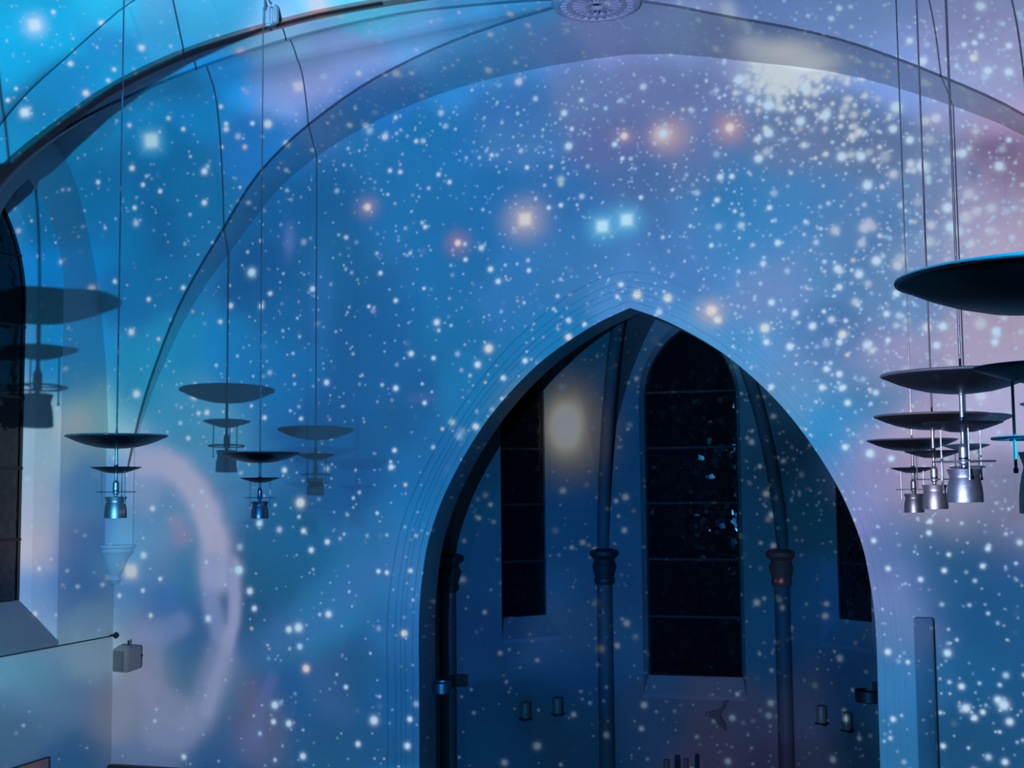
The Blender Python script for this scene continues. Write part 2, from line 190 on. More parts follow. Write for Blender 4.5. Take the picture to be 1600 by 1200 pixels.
# gas filaments: width, colour, strength, points
FILAMENTS = [

[0.0104,[1.0696,1.0404,1.4233],0.85,[[-0.5074,0.0786],[-0.4898,0.0783],[-0.4697,0.0692],[-0.4534,0.0527],[-0.4422,0.0326],[-0.4346,0.0084],[-0.4343,-0.0184]]],
[0.0073,[0.6276,0.7625,1.327],0.6,[[-0.4362,-0.0077],[-0.4389,-0.0398],[-0.4295,-0.0662]]],
[0.0048,[0.8105,0.8477,1.3391],0.8,[[-0.4199,-0.0076],[-0.4179,-0.0342],[-0.4194,-0.058],[-0.4252,-0.0766],[-0.4292,-0.0926],[-0.435,-0.1112],[-0.4426,-0.1299]]],
[0.0121,[0.596,0.6488,1.0217],0.6,[[-0.4293,-0.0873],[-0.438,-0.1139],[-0.4498,-0.1354],[-0.4678,-0.152],[-0.4924,-0.1478]]],
[0.0123,[0.6735,0.6735,1.0606],0.55,[[-0.501,-0.0785],[-0.498,-0.1053],[-0.4866,-0.1263],[-0.4619,-0.1359]]],
[0.0087,[0.478,0.6286,1.2322],0.5,[[-0.5062,-0.0679],[-0.4875,-0.0674],[-0.4691,-0.059]]],
[0.0165,[0.8749,0.9423,1.499],0.35,[[-0.5121,0.0908],[-0.5117,0.0687],[-0.5052,0.0576]]],
[0.0102,[0.1194,0.3024,0.9944],0.25,[[-0.3967,-0.0759],[-0.3617,-0.0621],[-0.3273,-0.0484],[-0.2991,-0.0171],[-0.2713,-0.0067]]],
[0.0041,[0.2524,0.3179,0.8473],0.4,[[-0.3973,-0.1489],[-0.3933,-0.128],[-0.3818,-0.1016]]],
]
# star clouds and empty patches
CLOUDS = [
[0.048,0.364,0.038,0.025,5],[0.075,0.325,0.056,0.044,1.5],[0.158,0.236,0.057,0.08,1.8],[0.089,0.183,0.055,0.057,1.5],[0.181,0.371,0.053,0.045,1.2],
[-0.225,0.358,0.084,0.064,0.7],[-0.369,0.169,0.089,0.081,0.5],[-0.016,0.328,0.099,0.06,0.8],[-0.171,0.316,0.108,0.079,0.5],
[-0.128,0.328,0.032,0.031,0.8],[0.172,-0.104,0.025,0.013,2],[-0.455,0.326,0.093,0.069,0.3],
]
VOIDS = [
[-0.571,-0.137,0.066,0.071],[-0.499,-0.105,0.056,0.064],[-0.56,0.094,0.031,0.113],[-0.174,-0.148,0.047,0.029],[-0.463,-0.046,0.031,0.048],
]
# dimmed blend zone of the slide along the vault arch
BLEND_LOW = [
[-0.6411,0.3065],[-0.6077,0.3292],[-0.6002,0.3397],[-0.5897,0.3455],[-0.5703,0.3623],[-0.5317,0.389],[-0.488,0.4127],[-0.4283,0.437],[-0.3975,0.4466],
[-0.351,0.4599],[-0.2971,0.4664],[-0.2392,0.4693],
]
BLEND_UP = [
[-0.6411,0.3253],[-0.6137,0.354],[-0.5847,0.3752],[-0.5468,0.3976],[-0.4952,0.425],[-0.4185,0.4492],[-0.3444,0.4621],[-0.2968,0.4677],
[-0.2387,0.4709],
]

NOSTARS = False
def enc(L):
    L = np.clip(L, 0, 1)
    return np.where(L <= .0031308, L * 12.92, 1.055 * np.power(L, 1 / 2.4) - .055)
def upsample(A, h, w):
    """bilinear enlargement"""
    y = np.linspace(0, A.shape[0] - 1, h, dtype=np.float32); x = np.linspace(0, A.shape[1] - 1, w, dtype=np.float32)
    y0 = np.minimum(y.astype(int), A.shape[0] - 2); x0 = np.minimum(x.astype(int), A.shape[1] - 2)
    fy = (y - y0)[:, None, None].astype(np.float32); fx = (x - x0)[None, :, None].astype(np.float32)
    R0 = A[y0] * (1 - fy) + A[y0 + 1] * fy
    return R0[:, x0] * (1 - fx) + R0[:, x0 + 1] * fx
def fbm(rng, h, w, base, octs, ratio=1.5):
    out = np.zeros((h, w, 1), np.float32); amp = 1.; tot = 0
    for o in range(octs):
        n = base * 2 ** o
        out += amp * upsample(rng.random((max(int(n / ratio), 2), n, 1)).astype(np.float32), h, w)
        tot += amp; amp *= .55
    return out[..., 0] / tot - .5
STARCOL = {'w': (1.4, 1.9, 2.3), 'c': (1.3, 2.1, 2.4), 'o': (2.0, 1.75, 1.65), 'y': (1.7, 1.85, 1.8), 'p': (1.5, 1.6, 2.1), 'g': (1.1, 1.6, 1.6)}

def make_slide(name, h, seed, main=True):
    ar = (SA1 - SA0) / (SB1 - SB0)
    w = int(h * ar)
    rng = np.random.default_rng(seed)
    lh, lw = 480, 720
    aa, bb = np.meshgrid(np.linspace(SA0, SA1, lw), np.linspace(SB0, SB1, lh))
    # nebula: normalised gaussian blend of the colour places
    wob_a = fbm(rng, lh, lw, 24, 4) * .045
    wob_b = fbm(rng, lh, lw, 24, 4) * .045
    A_, B_ = aa + wob_a, bb + wob_b
    num = np.zeros((lh, lw, 3)); den = np.full((lh, lw), 1e-9)
    for a, b, r, g, bl in NEBULA:
        d2 = (A_ - a) ** 2 + (B_ - b) ** 2
        k = np.exp(-d2 / (2 * .016 ** 2)) + 3e-3 * np.exp(-d2 / (2 * .05 ** 2)) + 1e-6 / (d2 + .01)
        num += k[..., None] * np.array([r, g, bl]); den += k
    low = num / den[..., None]
    cl = fbm(rng, lh, lw, 30, 5)
    low *= np.clip(1 + cl * .45, .6, 1.4)[..., None]
    if main:
        for wd, c, al, pts in FILAMENTS:
            c, al = [v * 1.12 for v in c], min(1, al * 1.1)
            m = np.zeros((lh, lw))
            sa, sb = aa + fbm(rng, lh, lw, 60, 3) * .008, bb
            for (a0, b0), (a1, b1) in zip(pts, pts[1:]):
                dx, dy = a1 - a0, b1 - b0
                t = np.clip(((sa - a0) * dx + (sb - b0) * dy) / (dx * dx + dy * dy + 1e-12), 0, 1)
                d = np.hypot(sa - a0 - t * dx, sb - b0 - t * dy)
                m = np.maximum(m, 1 / (1 + (d / (wd * 1.25)) ** 5))
            m *= al
            low = low * (1 - m[..., None]) + np.array(c) * m[..., None]
        for a, b, ra, rb, r, g, bl, al in GLOWS:
            n = fbm(rng, 64, 64, 10, 3)
            d = np.sqrt(((aa - a) / ra) ** 2 + ((bb - b) / rb) ** 2)
            m = al * np.exp(-np.power(d, 2.6) * .75)
            low = low * (1 - m[..., None]) + np.array([r, g, bl]) * m[..., None]
    else:
        low = low * .25 + np.array([.01, .16, .36]) * .75
    big = upsample(low.astype(np.float32), h, w)
    ppu = h / (SB1 - SB0)
    def stamp(a, b, rad, col, amp=1., soft=.5, sq=2.):
        x, y, R = (a - SA0) * ppu, (b - SB0) * ppu, rad * ppu
        k = int(R * 2.4) + 2
        x0, y0 = int(x) - k, int(y) - k
        if x0 < 0 or y0 < 0 or x0 + 2 * k + 1 >= w or y0 + 2 * k + 1 >= h:
            return
        yy, xx = np.mgrid[y0:y0 + 2 * k + 1, x0:x0 + 2 * k + 1]
        d = (np.abs(xx - x) ** sq + np.abs(yy - y) ** sq) ** (1 / sq) / R
        m = np.clip(amp / (1 + np.power(d, 5)) * (d < 2.4), 0, 1)
        m += .18 * amp * np.exp(-d * 1.6)
        m = np.clip(m, 0, 1)[..., None].astype(np.float32)
        S_ = big[y0:y0 + 2 * k + 1, x0:x0 + 2 * k + 1]
        S_[...] = np.maximum(S_, S_ * (1 - m) + m * np.array(col, np.float32))
    # the nameless small stars
    def density(a, b):
        d = .42 + 1.2 / (1 + math.exp(-(a + .12) * 14)) * (1 if b > .02 else .35)
        if main:
            for ca, cb, ra, rb, v in CLOUDS:
                d += v * np.exp(-((a - ca) / ra) ** 2 - ((b - cb) / rb) ** 2)
            for ca, cb, ra, rb in VOIDS:
                d *= 1 - .85 * np.exp(-((a - ca) / ra) ** 2 - ((b - cb) / rb) ** 2)
        return d
    nst = 19000 if main else 2200
    if NOSTARS: nst = 0
    for i in range(nst * 4):
        a, b = SA0 + rng.random() * (SA1 - SA0), SB0 + rng.random() * (SB1 - SB0)
        if rng.random() * 4 > density(a, b):
            continue
        u = rng.random()
        rad = (.00060 + .0010 * u ** 4.5 + (.0014 if rng.random() < .03 else 0)) * (1 if main else 1.4)
        amp = min(1, .25 + .85 * rng.random() ** 1.3)
        t = rng.random()
        col = (.95 + .35 * t, 1.6 + .1 * t, 2.2)
        if rng.random() < .05: col = (1.7, 1.5, 1.35)
        if not main: col = (.6, .85, 1.1)
        stamp(a, b, rad, col, amp)
    if main:
        # the compressed star cloud: many overlapping blobs
        for ca, cb, ra, rb, v in ([] if NOSTARS else CLOUDS[:2]):
            for i in range(330 if v > 4 else 50):
                stamp(ca + rng.normal() * ra * .42, cb + rng.normal() * rb * .45, .0010 + .0018 * rng.random(), (1.6, 1.8, 1.85), .5 + .4 * rng.random())
        ca, cb, ra, rb, v = CLOUDS[2]
        for i in range(0 if NOSTARS else 90):
            stamp(ca + rng.normal() * ra * .7, cb + rng.normal() * rb * .7, .0014 + .0028 * rng.random() ** 2, (1.45, 1.65, 1.85), .4 + .5 * rng.random())
        for a, b, r, k in ([] if NOSTARS else STARS):
            sq = 3.2 if r > 5.5 else 2.
            stamp(a, b, r * .00076, STARCOL[k], 1. if k != 'g' else .7, sq=sq)
            if r > 5.5 and k in 'oc':      # diffraction spikes
                for s in (-1, 1):
                    for j in range(1, 9):
                        f = j * r * .00021
                        for q in (-1, 1):
                            stamp(a + s * f * q, b + f * q, .0006, STARCOL[k], .35 * (1 - j / 9))
        # blend zone: the slide is dimmed along the arch of the vault
        y = np.linspace(SB0, SB1, h); x = np.linspace(SA0, SA1, w)
        lo = np.interp(x, [p[0] for p in BLEND_LOW], [p[1] for p in BLEND_LOW])
        up = np.interp(x, [p[0] for p in BLEND_UP], [p[1] for p in BLEND_UP]) + .004 + .025 * np.clip((-.60 - x) / .03, 0, 1)
        inside = (x > BLEND_LOW[0][0] - .3) & (x < BLEND_LOW[-1][0])
        m = (np.clip((y[:, None] - lo[None]) / .0015, 0, 1) * np.clip((up[None] - y[:, None]) / .0015, 0, 1) * inside[None]).astype(np.float32)[..., None]
        big *= 1 - m * np.array([.93, .975, .95], np.float32)
        # the frame of the picture ends short of the south wall
        big *= np.clip((.43 - x) / .05, 0, 1)[None, :, None].astype(np.float32)
    img = bpy.data.images.new(name, w, h, alpha=False)
    px = np.ones((h, w, 4), np.float32)
    px[..., :3] = enc(big * (1 / 3.4 if main else 1.))
    img.pixels.foreach_set(px.ravel())
    img.update()
    img.pack()
    return img
SLIDE = make_slide('star_slide', 3000, 11)
SLIDE2 = make_slide('violet_slide', 1200, 5, False)


def projector_light(name, loc, img, power, tint):
    ld = bpy.data.lights.new(name, 'POINT')
    ld.shadow_soft_size = 0.012
    ld.energy = power
    ld.color = tint
    ld.use_nodes = True
    nt = ld.node_tree
    N = nt.nodes
    em = N['Emission']
    tc = N.new('ShaderNodeTexCoord')
    sp = N.new('ShaderNodeSeparateXYZ')
    nt.links.new(tc.outputs['Normal'], sp.inputs[0])
    def math_(op, a, b=None):
        n = N.new('ShaderNodeMath')
        n.operation = op
        for i, v in enumerate((a, b)):
            if v is None:
                continue
            if isinstance(v, (int, float)):
                n.inputs[i].default_value = v
            else:
                nt.links.new(v, n.inputs[i])
        return n.outputs[0]
    a = math_('DIVIDE', sp.outputs[0], sp.outputs[1])
    b = math_('DIVIDE', sp.outputs[2], sp.outputs[1])
    u = math_('DIVIDE', math_('SUBTRACT', a, SA0), SA1 - SA0)
    v = math_('DIVIDE', math_('SUBTRACT', b, SB0), SB1 - SB0)
    cb = N.new('ShaderNodeCombineXYZ')
    nt.links.new(u, cb.inputs[0])
    nt.links.new(v, cb.inputs[1])
    tx = N.new('ShaderNodeTexImage')
    tx.image = img
    tx.extension = 'CLIP'
    tx.interpolation = 'Linear'
    nt.links.new(cb.outputs[0], tx.inputs[0])
    front = math_('LESS_THAN', sp.outputs[1], 0.0) if FLIP else math_('GREATER_THAN', sp.outputs[1], 0.0)
    nt.links.new(tx.outputs[0], em.inputs[0])
    # flat screens and slides keep their brightness off axis: undo the 1/r2 of the oblique beam
    nt.links.new(front, em.inputs[1])
    lo = bpy.data.objects.new(name, ld)
    lo.location = loc
    COL.objects.link(lo)
    return lo

FLIP = False
P1 = (-1.95, -0.5, 4.79)
P2 = (-3.6, -0.3, 5.9)
projector_light('projector_beam', P1, SLIDE, POW1, (1, 1, 1))
projector_light('projector_beam', P2, SLIDE2, POW2, (1, 1, 1))
# narrow cyan spot added high on the right to rim-light the nearest lamp
wd = bpy.data.lights.new('added_rim_spot', 'SPOT')
wd.energy = 40000
wd.color = (0.0, .45, 1.0)
wd.spot_size = math.radians(21)
wd.spot_blend = .3
wd.shadow_soft_size = .05
wo = bpy.data.objects.new('added_rim_spot', wd)
COL.objects.link(wo)
wo.location = (2.9, -.6, 8.9)
wo.rotation_euler = (Vector((.4, 3.74, 6.0)) - wo.location).to_track_quat('-Z', 'Y').to_euler()

# ---------------------------------------------------------------- helpers
def principled(name, col, rough=0.6, metal=0.0, bump=0.0, bscale=30.0, mott=0.0, mscale=3.0, spec=0.5, anis=None):
    m = bpy.data.materials.new(name)
    m.use_nodes = True
    nt = m.node_tree
    b = nt.nodes['Principled BSDF']
    b.inputs['Base Color'].default_value = (*col, 1)
    b.inputs['Roughness'].default_value = rough
    b.inputs['Metallic'].default_value = metal
    b.inputs['Specular IOR Level'].default_value = spec
    tc = nt.nodes.new('ShaderNodeTexCoord')
    if mott:
        n = nt.nodes.new('ShaderNodeTexNoise')
        n.inputs['Scale'].default_value = mscale
        n.inputs['Detail'].default_value = 5
        r = nt.nodes.new('ShaderNodeMapRange')
        r.inputs['To Min'].default_value = 1 - mott
        r.inputs['To Max'].default_value = 1 + mott * .6
        mx = nt.nodes.new('ShaderNodeVectorMath')
        mx.operation = 'SCALE'
        mx.inputs[0].default_value = col
        nt.links.new(tc.outputs['Object'], n.inputs['Vector'])
        nt.links.new(n.outputs['Fac'], r.inputs['Value'])
        nt.links.new(r.outputs[0], mx.inputs['Scale'])
        nt.links.new(mx.outputs[0], b.inputs['Base Color'])
    if bump:
        n = nt.nodes.new('ShaderNodeTexNoise')
        n.inputs['Scale'].default_value = bscale
        n.inputs['Detail'].default_value = 4
        bp = nt.nodes.new('ShaderNodeBump')
        bp.inputs['Strength'].default_value = bump
        bp.inputs['Distance'].default_value = 0.01
        nt.links.new(tc.outputs['Object'], n.inputs['Vector'])
        nt.links.new(n.outputs['Fac'], bp.inputs['Height'])
        nt.links.new(bp.outputs[0], b.inputs['Normal'])
    return m

MP = principled('nave_plaster', (.42, .42, .43), .85, bump=.25, bscale=9, mott=.05, mscale=1.2, spec=.1)
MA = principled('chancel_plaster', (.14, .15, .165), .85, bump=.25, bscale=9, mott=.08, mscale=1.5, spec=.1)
MR = principled('rib_stone', (.30, .30, .31), .8, bump=.3, bscale=14, mott=.06, spec=.15)
MRD = principled('dark_rib_stone', (.10, .10, .11), .85, bump=.3, bscale=14, spec=.05)
MBROWN = principled('red_brown_painted_stone', (.24, .10, .085), .8, bump=.2, bscale=14, mott=.1, spec=.1)
MS = principled('shaft_stone', (.06, .065, .075), .65, bump=.2, bscale=20, mott=.15, spec=.3)
MCAP = principled('capital_dark_red_stone', (.34, .045, .035), .6, bump=.3, bscale=30, mott=.2)
MCAPD = principled('capital_dark_stone', (.012, .012, .014), .6, bump=.3, bscale=30, mott=.2)
MSILL = principled('sill_stone', (.15, .165, .185), .7, bump=.3, bscale=20, mott=.08)
MFLOOR = principled('floor_stone', (.12, .11, .10), .5, bump=.2, bscale=8, mott=.2)
MMET = principled('brushed_metal', (.20, .205, .22), .42, .9, bump=.08, bscale=90)
MDISH = principled('satin_dark_metal', (.024, .024, .03), .4, .85, bump=.05, bscale=60)
MCAB = principled('cable_steel', (.35, .36, .38), .35, .9)
MLEAD = principled('glazing_bar_iron', (.012, .012, .014), .7, .4)
MCANDLE = principled('candle_wax', (.10, .115, .09), .5, mott=.05)
MIRON = principled('black_iron', (.02, .02, .022), .5, .6)
MSPK = principled('grey_speaker_plastic', (.16, .17, .18), .6, bump=.15, bscale=120)
MGRILL = principled('speaker_grille', (.09, .10, .11), .5, bump=.5, bscale=300)
MCOL = principled('column_speaker_grey', (.13, .15, .18), .55, bump=.1, bscale=80)
MBOX = principled('grey_blue_box', (.20, .22, .25), .45)
MRED = principled('painted_canvas', (.85, .20, .14), .7, mott=.35, mscale=6)
MWOOD = principled('dark_oak', (.035, .025, .02), .5, bump=.2, bscale=25, mott=.3)

def glass_mat():
    m = bpy.data.materials.new('night_stained_glass')
    m.use_nodes = True
    nt = m.node_tree
    b = nt.nodes['Principled BSDF']
    b.inputs['Base Color'].default_value = (.004, .004, .006, 1)
    b.inputs['Roughness'].default_value = .06
    b.inputs['Specular IOR Level'].default_value = .4
    tc = nt.nodes.new('ShaderNodeTexCoord')
    v = nt.nodes.new('ShaderNodeTexVoronoi')
    v.inputs['Scale'].default_value = 12
    sub = nt.nodes.new('ShaderNodeVectorMath'); sub.operation = 'SUBTRACT'
    sub.inputs[1].default_value = (.5, .5, .5)
    sc = nt.nodes.new('ShaderNodeVectorMath'); sc.operation = 'SCALE'
    sc.inputs['Scale'].default_value = .10
    g = nt.nodes.new('ShaderNodeNewGeometry')
    ad = nt.nodes.new('ShaderNodeVectorMath'); ad.operation = 'ADD'
    nm = nt.nodes.new('ShaderNodeVectorMath'); nm.operation = 'NORMALIZE'
    L = nt.links.new
    L(tc.outputs['Object'], v.inputs['Vector'])
    L(v.outputs['Color'], sub.inputs[0]); L(sub.outputs[0], sc.inputs[0])
    L(sc.outputs[0], ad.inputs[0]); L(g.outputs['Normal'], ad.inputs[1])
    L(ad.outputs[0], nm.inputs[0]); L(nm.outputs[0], b.inputs['Normal'])
    return m
MGLASS = glass_mat()

def obj(name, bm, mat, parent=None, smooth=False, kind=None, loc=None):
    me = bpy.data.meshes.new(name)
    bmesh.ops.recalc_face_normals(bm, faces=bm.faces) if getattr(bm, 'rc', True) else None
    bm.to_mesh(me)
    bm.free()
    if smooth:
        for p in me.polygons:
            p.use_smooth = True
    me.materials.append(mat)
    o = bpy.data.objects.new(name, me)
    COL.objects.link(o)
    if parent:
        o.parent = parent
    if kind:
        o['kind'] = kind
    if loc:
        o.location = loc
    return o

def smooth_by_angle(o, deg=40):
    me = o.data
    for p in me.polygons:
        p.use_smooth = True
    me.set_sharp_from_angle(angle=math.radians(deg))

def empty(name, loc=(0, 0, 0), kind=None, label=None, cat=None, group=None):
    o = bpy.data.objects.new(name, None)
    o.empty_display_size = .1
    o.location = loc
    COL.objects.link(o)
    if kind: o['kind'] = kind
    tag(o, label, cat, group)
    return o

def tag(o, label=None, cat=None, group=None):
    if label: o['label'] = label
    if cat: o['category'] = cat
    if group: o['group'] = group
    return o

def grid(f, us, vs):
    """surface from a function of two parameters"""
    bm = bmesh.new()
    V = [[bm.verts.new(f(u, v)) for v in vs] for u in us]
    for i in range(len(us) - 1):
        for j in range(len(vs) - 1):
            q = [V[i][j], V[i + 1][j], V[i + 1][j + 1], V[i][j + 1]]
            try:
                bm.faces.new(q)
            except ValueError:
                pass
    bmesh.ops.remove_doubles(bm, verts=bm.verts, dist=1e-5)
    return bm

def box(bm, x0, x1, y0, y1, z0, z1, bev=0):
    r = bmesh.ops.create_cube(bm, size=1)
    for v in r['verts']:
        v.co = Vector((x0 if v.co.x < 0 else x1, y0 if v.co.y < 0 else y1, z0 if v.co.z < 0 else z1))
    if bev:
        es = list({e for v in r['verts'] for e in v.link_edges})
        bmesh.ops.bevel(bm, geom=es, offset=bev, segments=2, affect='EDGES')
    return bm

def lathe(prof, n=48, bm=None, c=(0, 0, 0)):
    """prof: (radius, z) pairs"""
    bm = bm or bmesh.new()
    rings = []
    for r, z in prof:
        if r < 1e-6:
            rings.append([bm.verts.new((c[0], c[1], c[2] + z))])
        else:
            rings.append([bm.verts.new((c[0] + r * math.cos(2 * PI * k / n), c[1] + r * math.sin(2 * PI * k / n), c[2] + z)) for k in range(n)])
    for A, B in zip(rings, rings[1:]):
        if len(A) == 1 and len(B) == 1:
            continue
        for k in range(n):
            a0, a1 = A[k % len(A)], A[(k + 1) % len(A)]
            b0, b1 = B[k % len(B)], B[(k + 1) % len(B)]
            vs = []
            for v in (a0, a1, b1, b0):
                if v not in vs:
                    vs.append(v)
            if len(vs) > 2:
                try: bm.faces.new(vs)
                except ValueError: pass
    return bm

def tube(pts, r, n=8, bm=None):
    bm = bm or bmesh.new()
    pts = [Vector(p) for p in pts]
    prev = None
    up = None
    for i, p in enumerate(pts):
        t = (pts[min(i + 1, len(pts) - 1)] - pts[max(i - 1, 0)]).normalized()
        if up is None:
            up = Vector((0, 0, 1)) if abs(t.z) < .9 else Vector((1, 0, 0))
        a = t.cross(up).normalized()
        b = a.cross(t).normalized()
        up = b
        ring = [bm.verts.new(p + a * (r * math.cos(2 * PI * k / n)) + b * (r * math.sin(2 * PI * k / n))) for k in range(n)]
        if prev:
            for k in range(n):
                bm.faces.new((prev[k], prev[(k + 1) % n], ring[(k + 1) % n], ring[k]))
        else:
            bm.faces.new(ring[::-1])
        prev = ring
    bm.faces.new(prev)
    return bm

def table(xs, ys):
    """smooth monotone interpolation through a table"""
    xs = np.array(xs, float); ys = np.array(ys, float)
    d = np.diff(ys) / np.diff(xs)
    m = np.zeros(len(xs))
    m[1:-1] = np.where(d[:-1] * d[1:] > 0, 2 * d[:-1] * d[1:] / (d[:-1] + d[1:] + 1e-12), 0)
    m[0] = d[0] if xs[0] != 0 else 0
    m[-1] = d[-1]
    def f(x):
        i = int(np.clip(np.searchsorted(xs, x) - 1, 0, len(xs) - 2))
        h = xs[i + 1] - xs[i]
        t = min(max((x - xs[i]) / h, 0), 1)
        return float((2*t**3-3*t**2+1)*ys[i] + (t**3-2*t**2+t)*h*m[i] + (-2*t**3+3*t**2)*ys[i+1] + (t**3-t**2)*h*m[i+1])
    return f

# ---------------------------------------------------------------- nave dimensions
AX = -3.19                    # nave axis
HW = 7.56                     # half width
XN, XS = AX - HW, AX + HW     # north wall, south wall
YE = 16.0                     # chancel arch wall
BAY = 4.1
YW = YE - 5 * BAY             # west wall
SPR = 4.9

prof_e_l = table([0, .7, 1.75, 2.94, 4.08, 4.96, 5.55, 6.36, 6.86, 7.11, 7.35, 7.5, 7.56], [11.27, 11.25, 11.16, 10.92, 10.48, 9.93, 9.28, 8.28, 7.35, 6.74, 5.9, 5.2, SPR])
prof_e_r = table([0, .67, 1.4, 2.57, 4.05, 4.76, 5.6, 6.4, 6.9, 7.2, 7.4, 7.5, 7.56], [11.27, 11.2, 11.04, 10.77, 10.16, 9.76, 9.0, 8.1, 7.1, 6.4, 5.7, 5.2, SPR])
def prof_e(s):                # signed offset from the axis, last bay east half
    return prof_e_l(-s) if s < 0 else prof_e_r(s)
prof_w_ = table([0, 1.7, 3, 4.13, 4.59, 5.06, 5.55, 6.06, 6.6, 7.1, 7.4, 7.5, 7.56], [11.27, 11.18, 10.95, 10.62, 10.45, 10.25, 10.02, 9.7, 9.2, 8.3, 7.2, 6.2, SPR])
prof_w = lambda s: prof_w_(abs(s))       # last bay, west half
prof_n = lambda s: soff_(min(abs(s), 7.56))   # the lower vault of the bays before it
soff_ = table([0, 1.7, 2.44, 3.03, 3.95, 4.9, 5.54, 6.37, 6.95, 7.28, 7.46, 7.56], [10.68, 10.65, 10.61, 10.54, 10.38, 10.08, 9.74, 9.2, 8.5, 7.7, 6.6, SPR])
dprev_ = table([0, 2.5, 4.13, 4.59, 5.06, 5.55, 6.06, 6.7, 7.15, 7.4, 7.56], [11.05, 10.92, 10.59, 10.41, 10.2, 9.98, 9.66, 9.0, 8.0, 6.8, SPR])
prof_d = lambda s: dprev_(abs(s))             # groins of the bays before it
form_ = table([0, .21, .434, .688, .854, .902, .95, 1.0], [10.5, 10.42, 10.05, 8.98, 7.56, 6.5, 5.6, SPR])

ceiling = empty('ceiling', (AX, YE - BAY / 2, 11.27), kind='structure', label='white ribbed vault over the nave lit by the projected stars')
T = Matrix.Translation(-Vector(ceiling.location))
def vpart(name, bm, mat, smooth=True):
    bmesh.ops.transform(bm, matrix=T, verts=bm.verts)
    return obj(name, bm, mat, ceiling, smooth)

US = [math.sin(t * PI / 2) for t in np.linspace(-1, 1, 57)]
US8 = [math.copysign(1 - (1 - abs(t)) ** 2.2, t) for t in np.linspace(-1, 1, 61)]
for k in range(5):
    y1 = YE - k * BAY
    y0 = y1 - BAY
    yc = (y0 + y1) / 2
    pe = prof_e if k == 0 else prof_n
    pw = prof_w if k == 0 else prof_n
    pd = None if k == 0 else prof_d
    fsc = 1 if k == 0 else .93
    VS = np.linspace(0, 1, 9)
    # web against the east side and against the west side (barrel pieces)
    vpart('vault_web', grid(lambda u, v: (AX + HW * u, y1 - v * (1 - abs(u)) * BAY / 2, pe(HW * u) if pd is None else pe(HW * u) + (pd(HW * u) - pe(HW * u)) * v), US8, VS), MP)
    vpart('vault_web', grid(lambda u, v: (AX + HW * u, y0 + v * (1 - abs(u)) * BAY / 2, pw(HW * u) if pd is None else pw(HW * u) + (pd(HW * u) - pw(HW * u)) * v), US8, VS), MP)
    for sd in (-1, 1):
        def fn(u, v):
            s = HW * abs(u)
            pr = (pd or (pe if u > 0 else pw))(sd * s)
            fo = SPR + (form_(abs(u)) - SPR) * fsc
            return (AX + sd * (HW - v * (HW - s)), yc + u * BAY / 2, fo + (pr - fo) * (v ** .8))
        vpart('vault_web', grid(fn, US8, np.linspace(0, 1, 15)), MP)
        # diagonal ribs, a slim roll under each groin
        for e in (-1, 1):
            pts = []
            for t in np.linspace(0.02, .995, 40):
                q = 1 - (1 - t) ** 1.8
                pts.append((AX + sd * HW * q, yc + e * BAY / 2 * q, (pd or (pe if e > 0 else pw))(sd * HW * q) - .012))
            vpart('diagonal_rib', tube(pts, .015 if k == 0 else .007, 8), MRD)
    # slim transverse arch on the west side of the bay; above it rises the higher last vault
    if k < 4:
        ss = [7.54 * (1 - (1 - t) ** 2) if t > 0 else -7.54 * (1 - (1 + t) ** 2) for t in np.linspace(-1, 1, 81)]
        bm = bmesh.new()
        rows = []
        for s in ss:
            z = soff_(abs(s))
            up = prof_w(s) + .05 if k == 0 else z + .1
            up = max(up, z + .06)
            rows.append([bm.verts.new((AX + s, y0 + dy, zz)) for dy, zz in ((-.08, z + .08), (-.08, z - .01), (-.07, z - .02), (.07, z - .02), (.08, z - .01), (.08, up))])
        for A, B in zip(rows, rows[1:]):
            for j in range(5):
                bm.faces.new((A[j], A[j + 1], B[j + 1], B[j]))
        o = vpart('transverse_arch', bm, MBROWN)
        smooth_by_angle(o, 30)
# ---------------------------------------------------------------- walls
def arch_pts(hw, spring, apex, n=20):
    """pointed arch from (-hw, spring) over (0, apex) to (hw, spring)"""
    R = apex - spring
    rho = (hw * hw + R * R) / (2 * hw)
    c = hw - rho
    am = math.atan2(R, -c)
    right = [(c + rho * math.cos(am * i / n), spring + rho * math.sin(am * i / n)) for i in range(n + 1)]
    left = [(-x, z) for x, z in right]
    return left + right[::-1][1:]

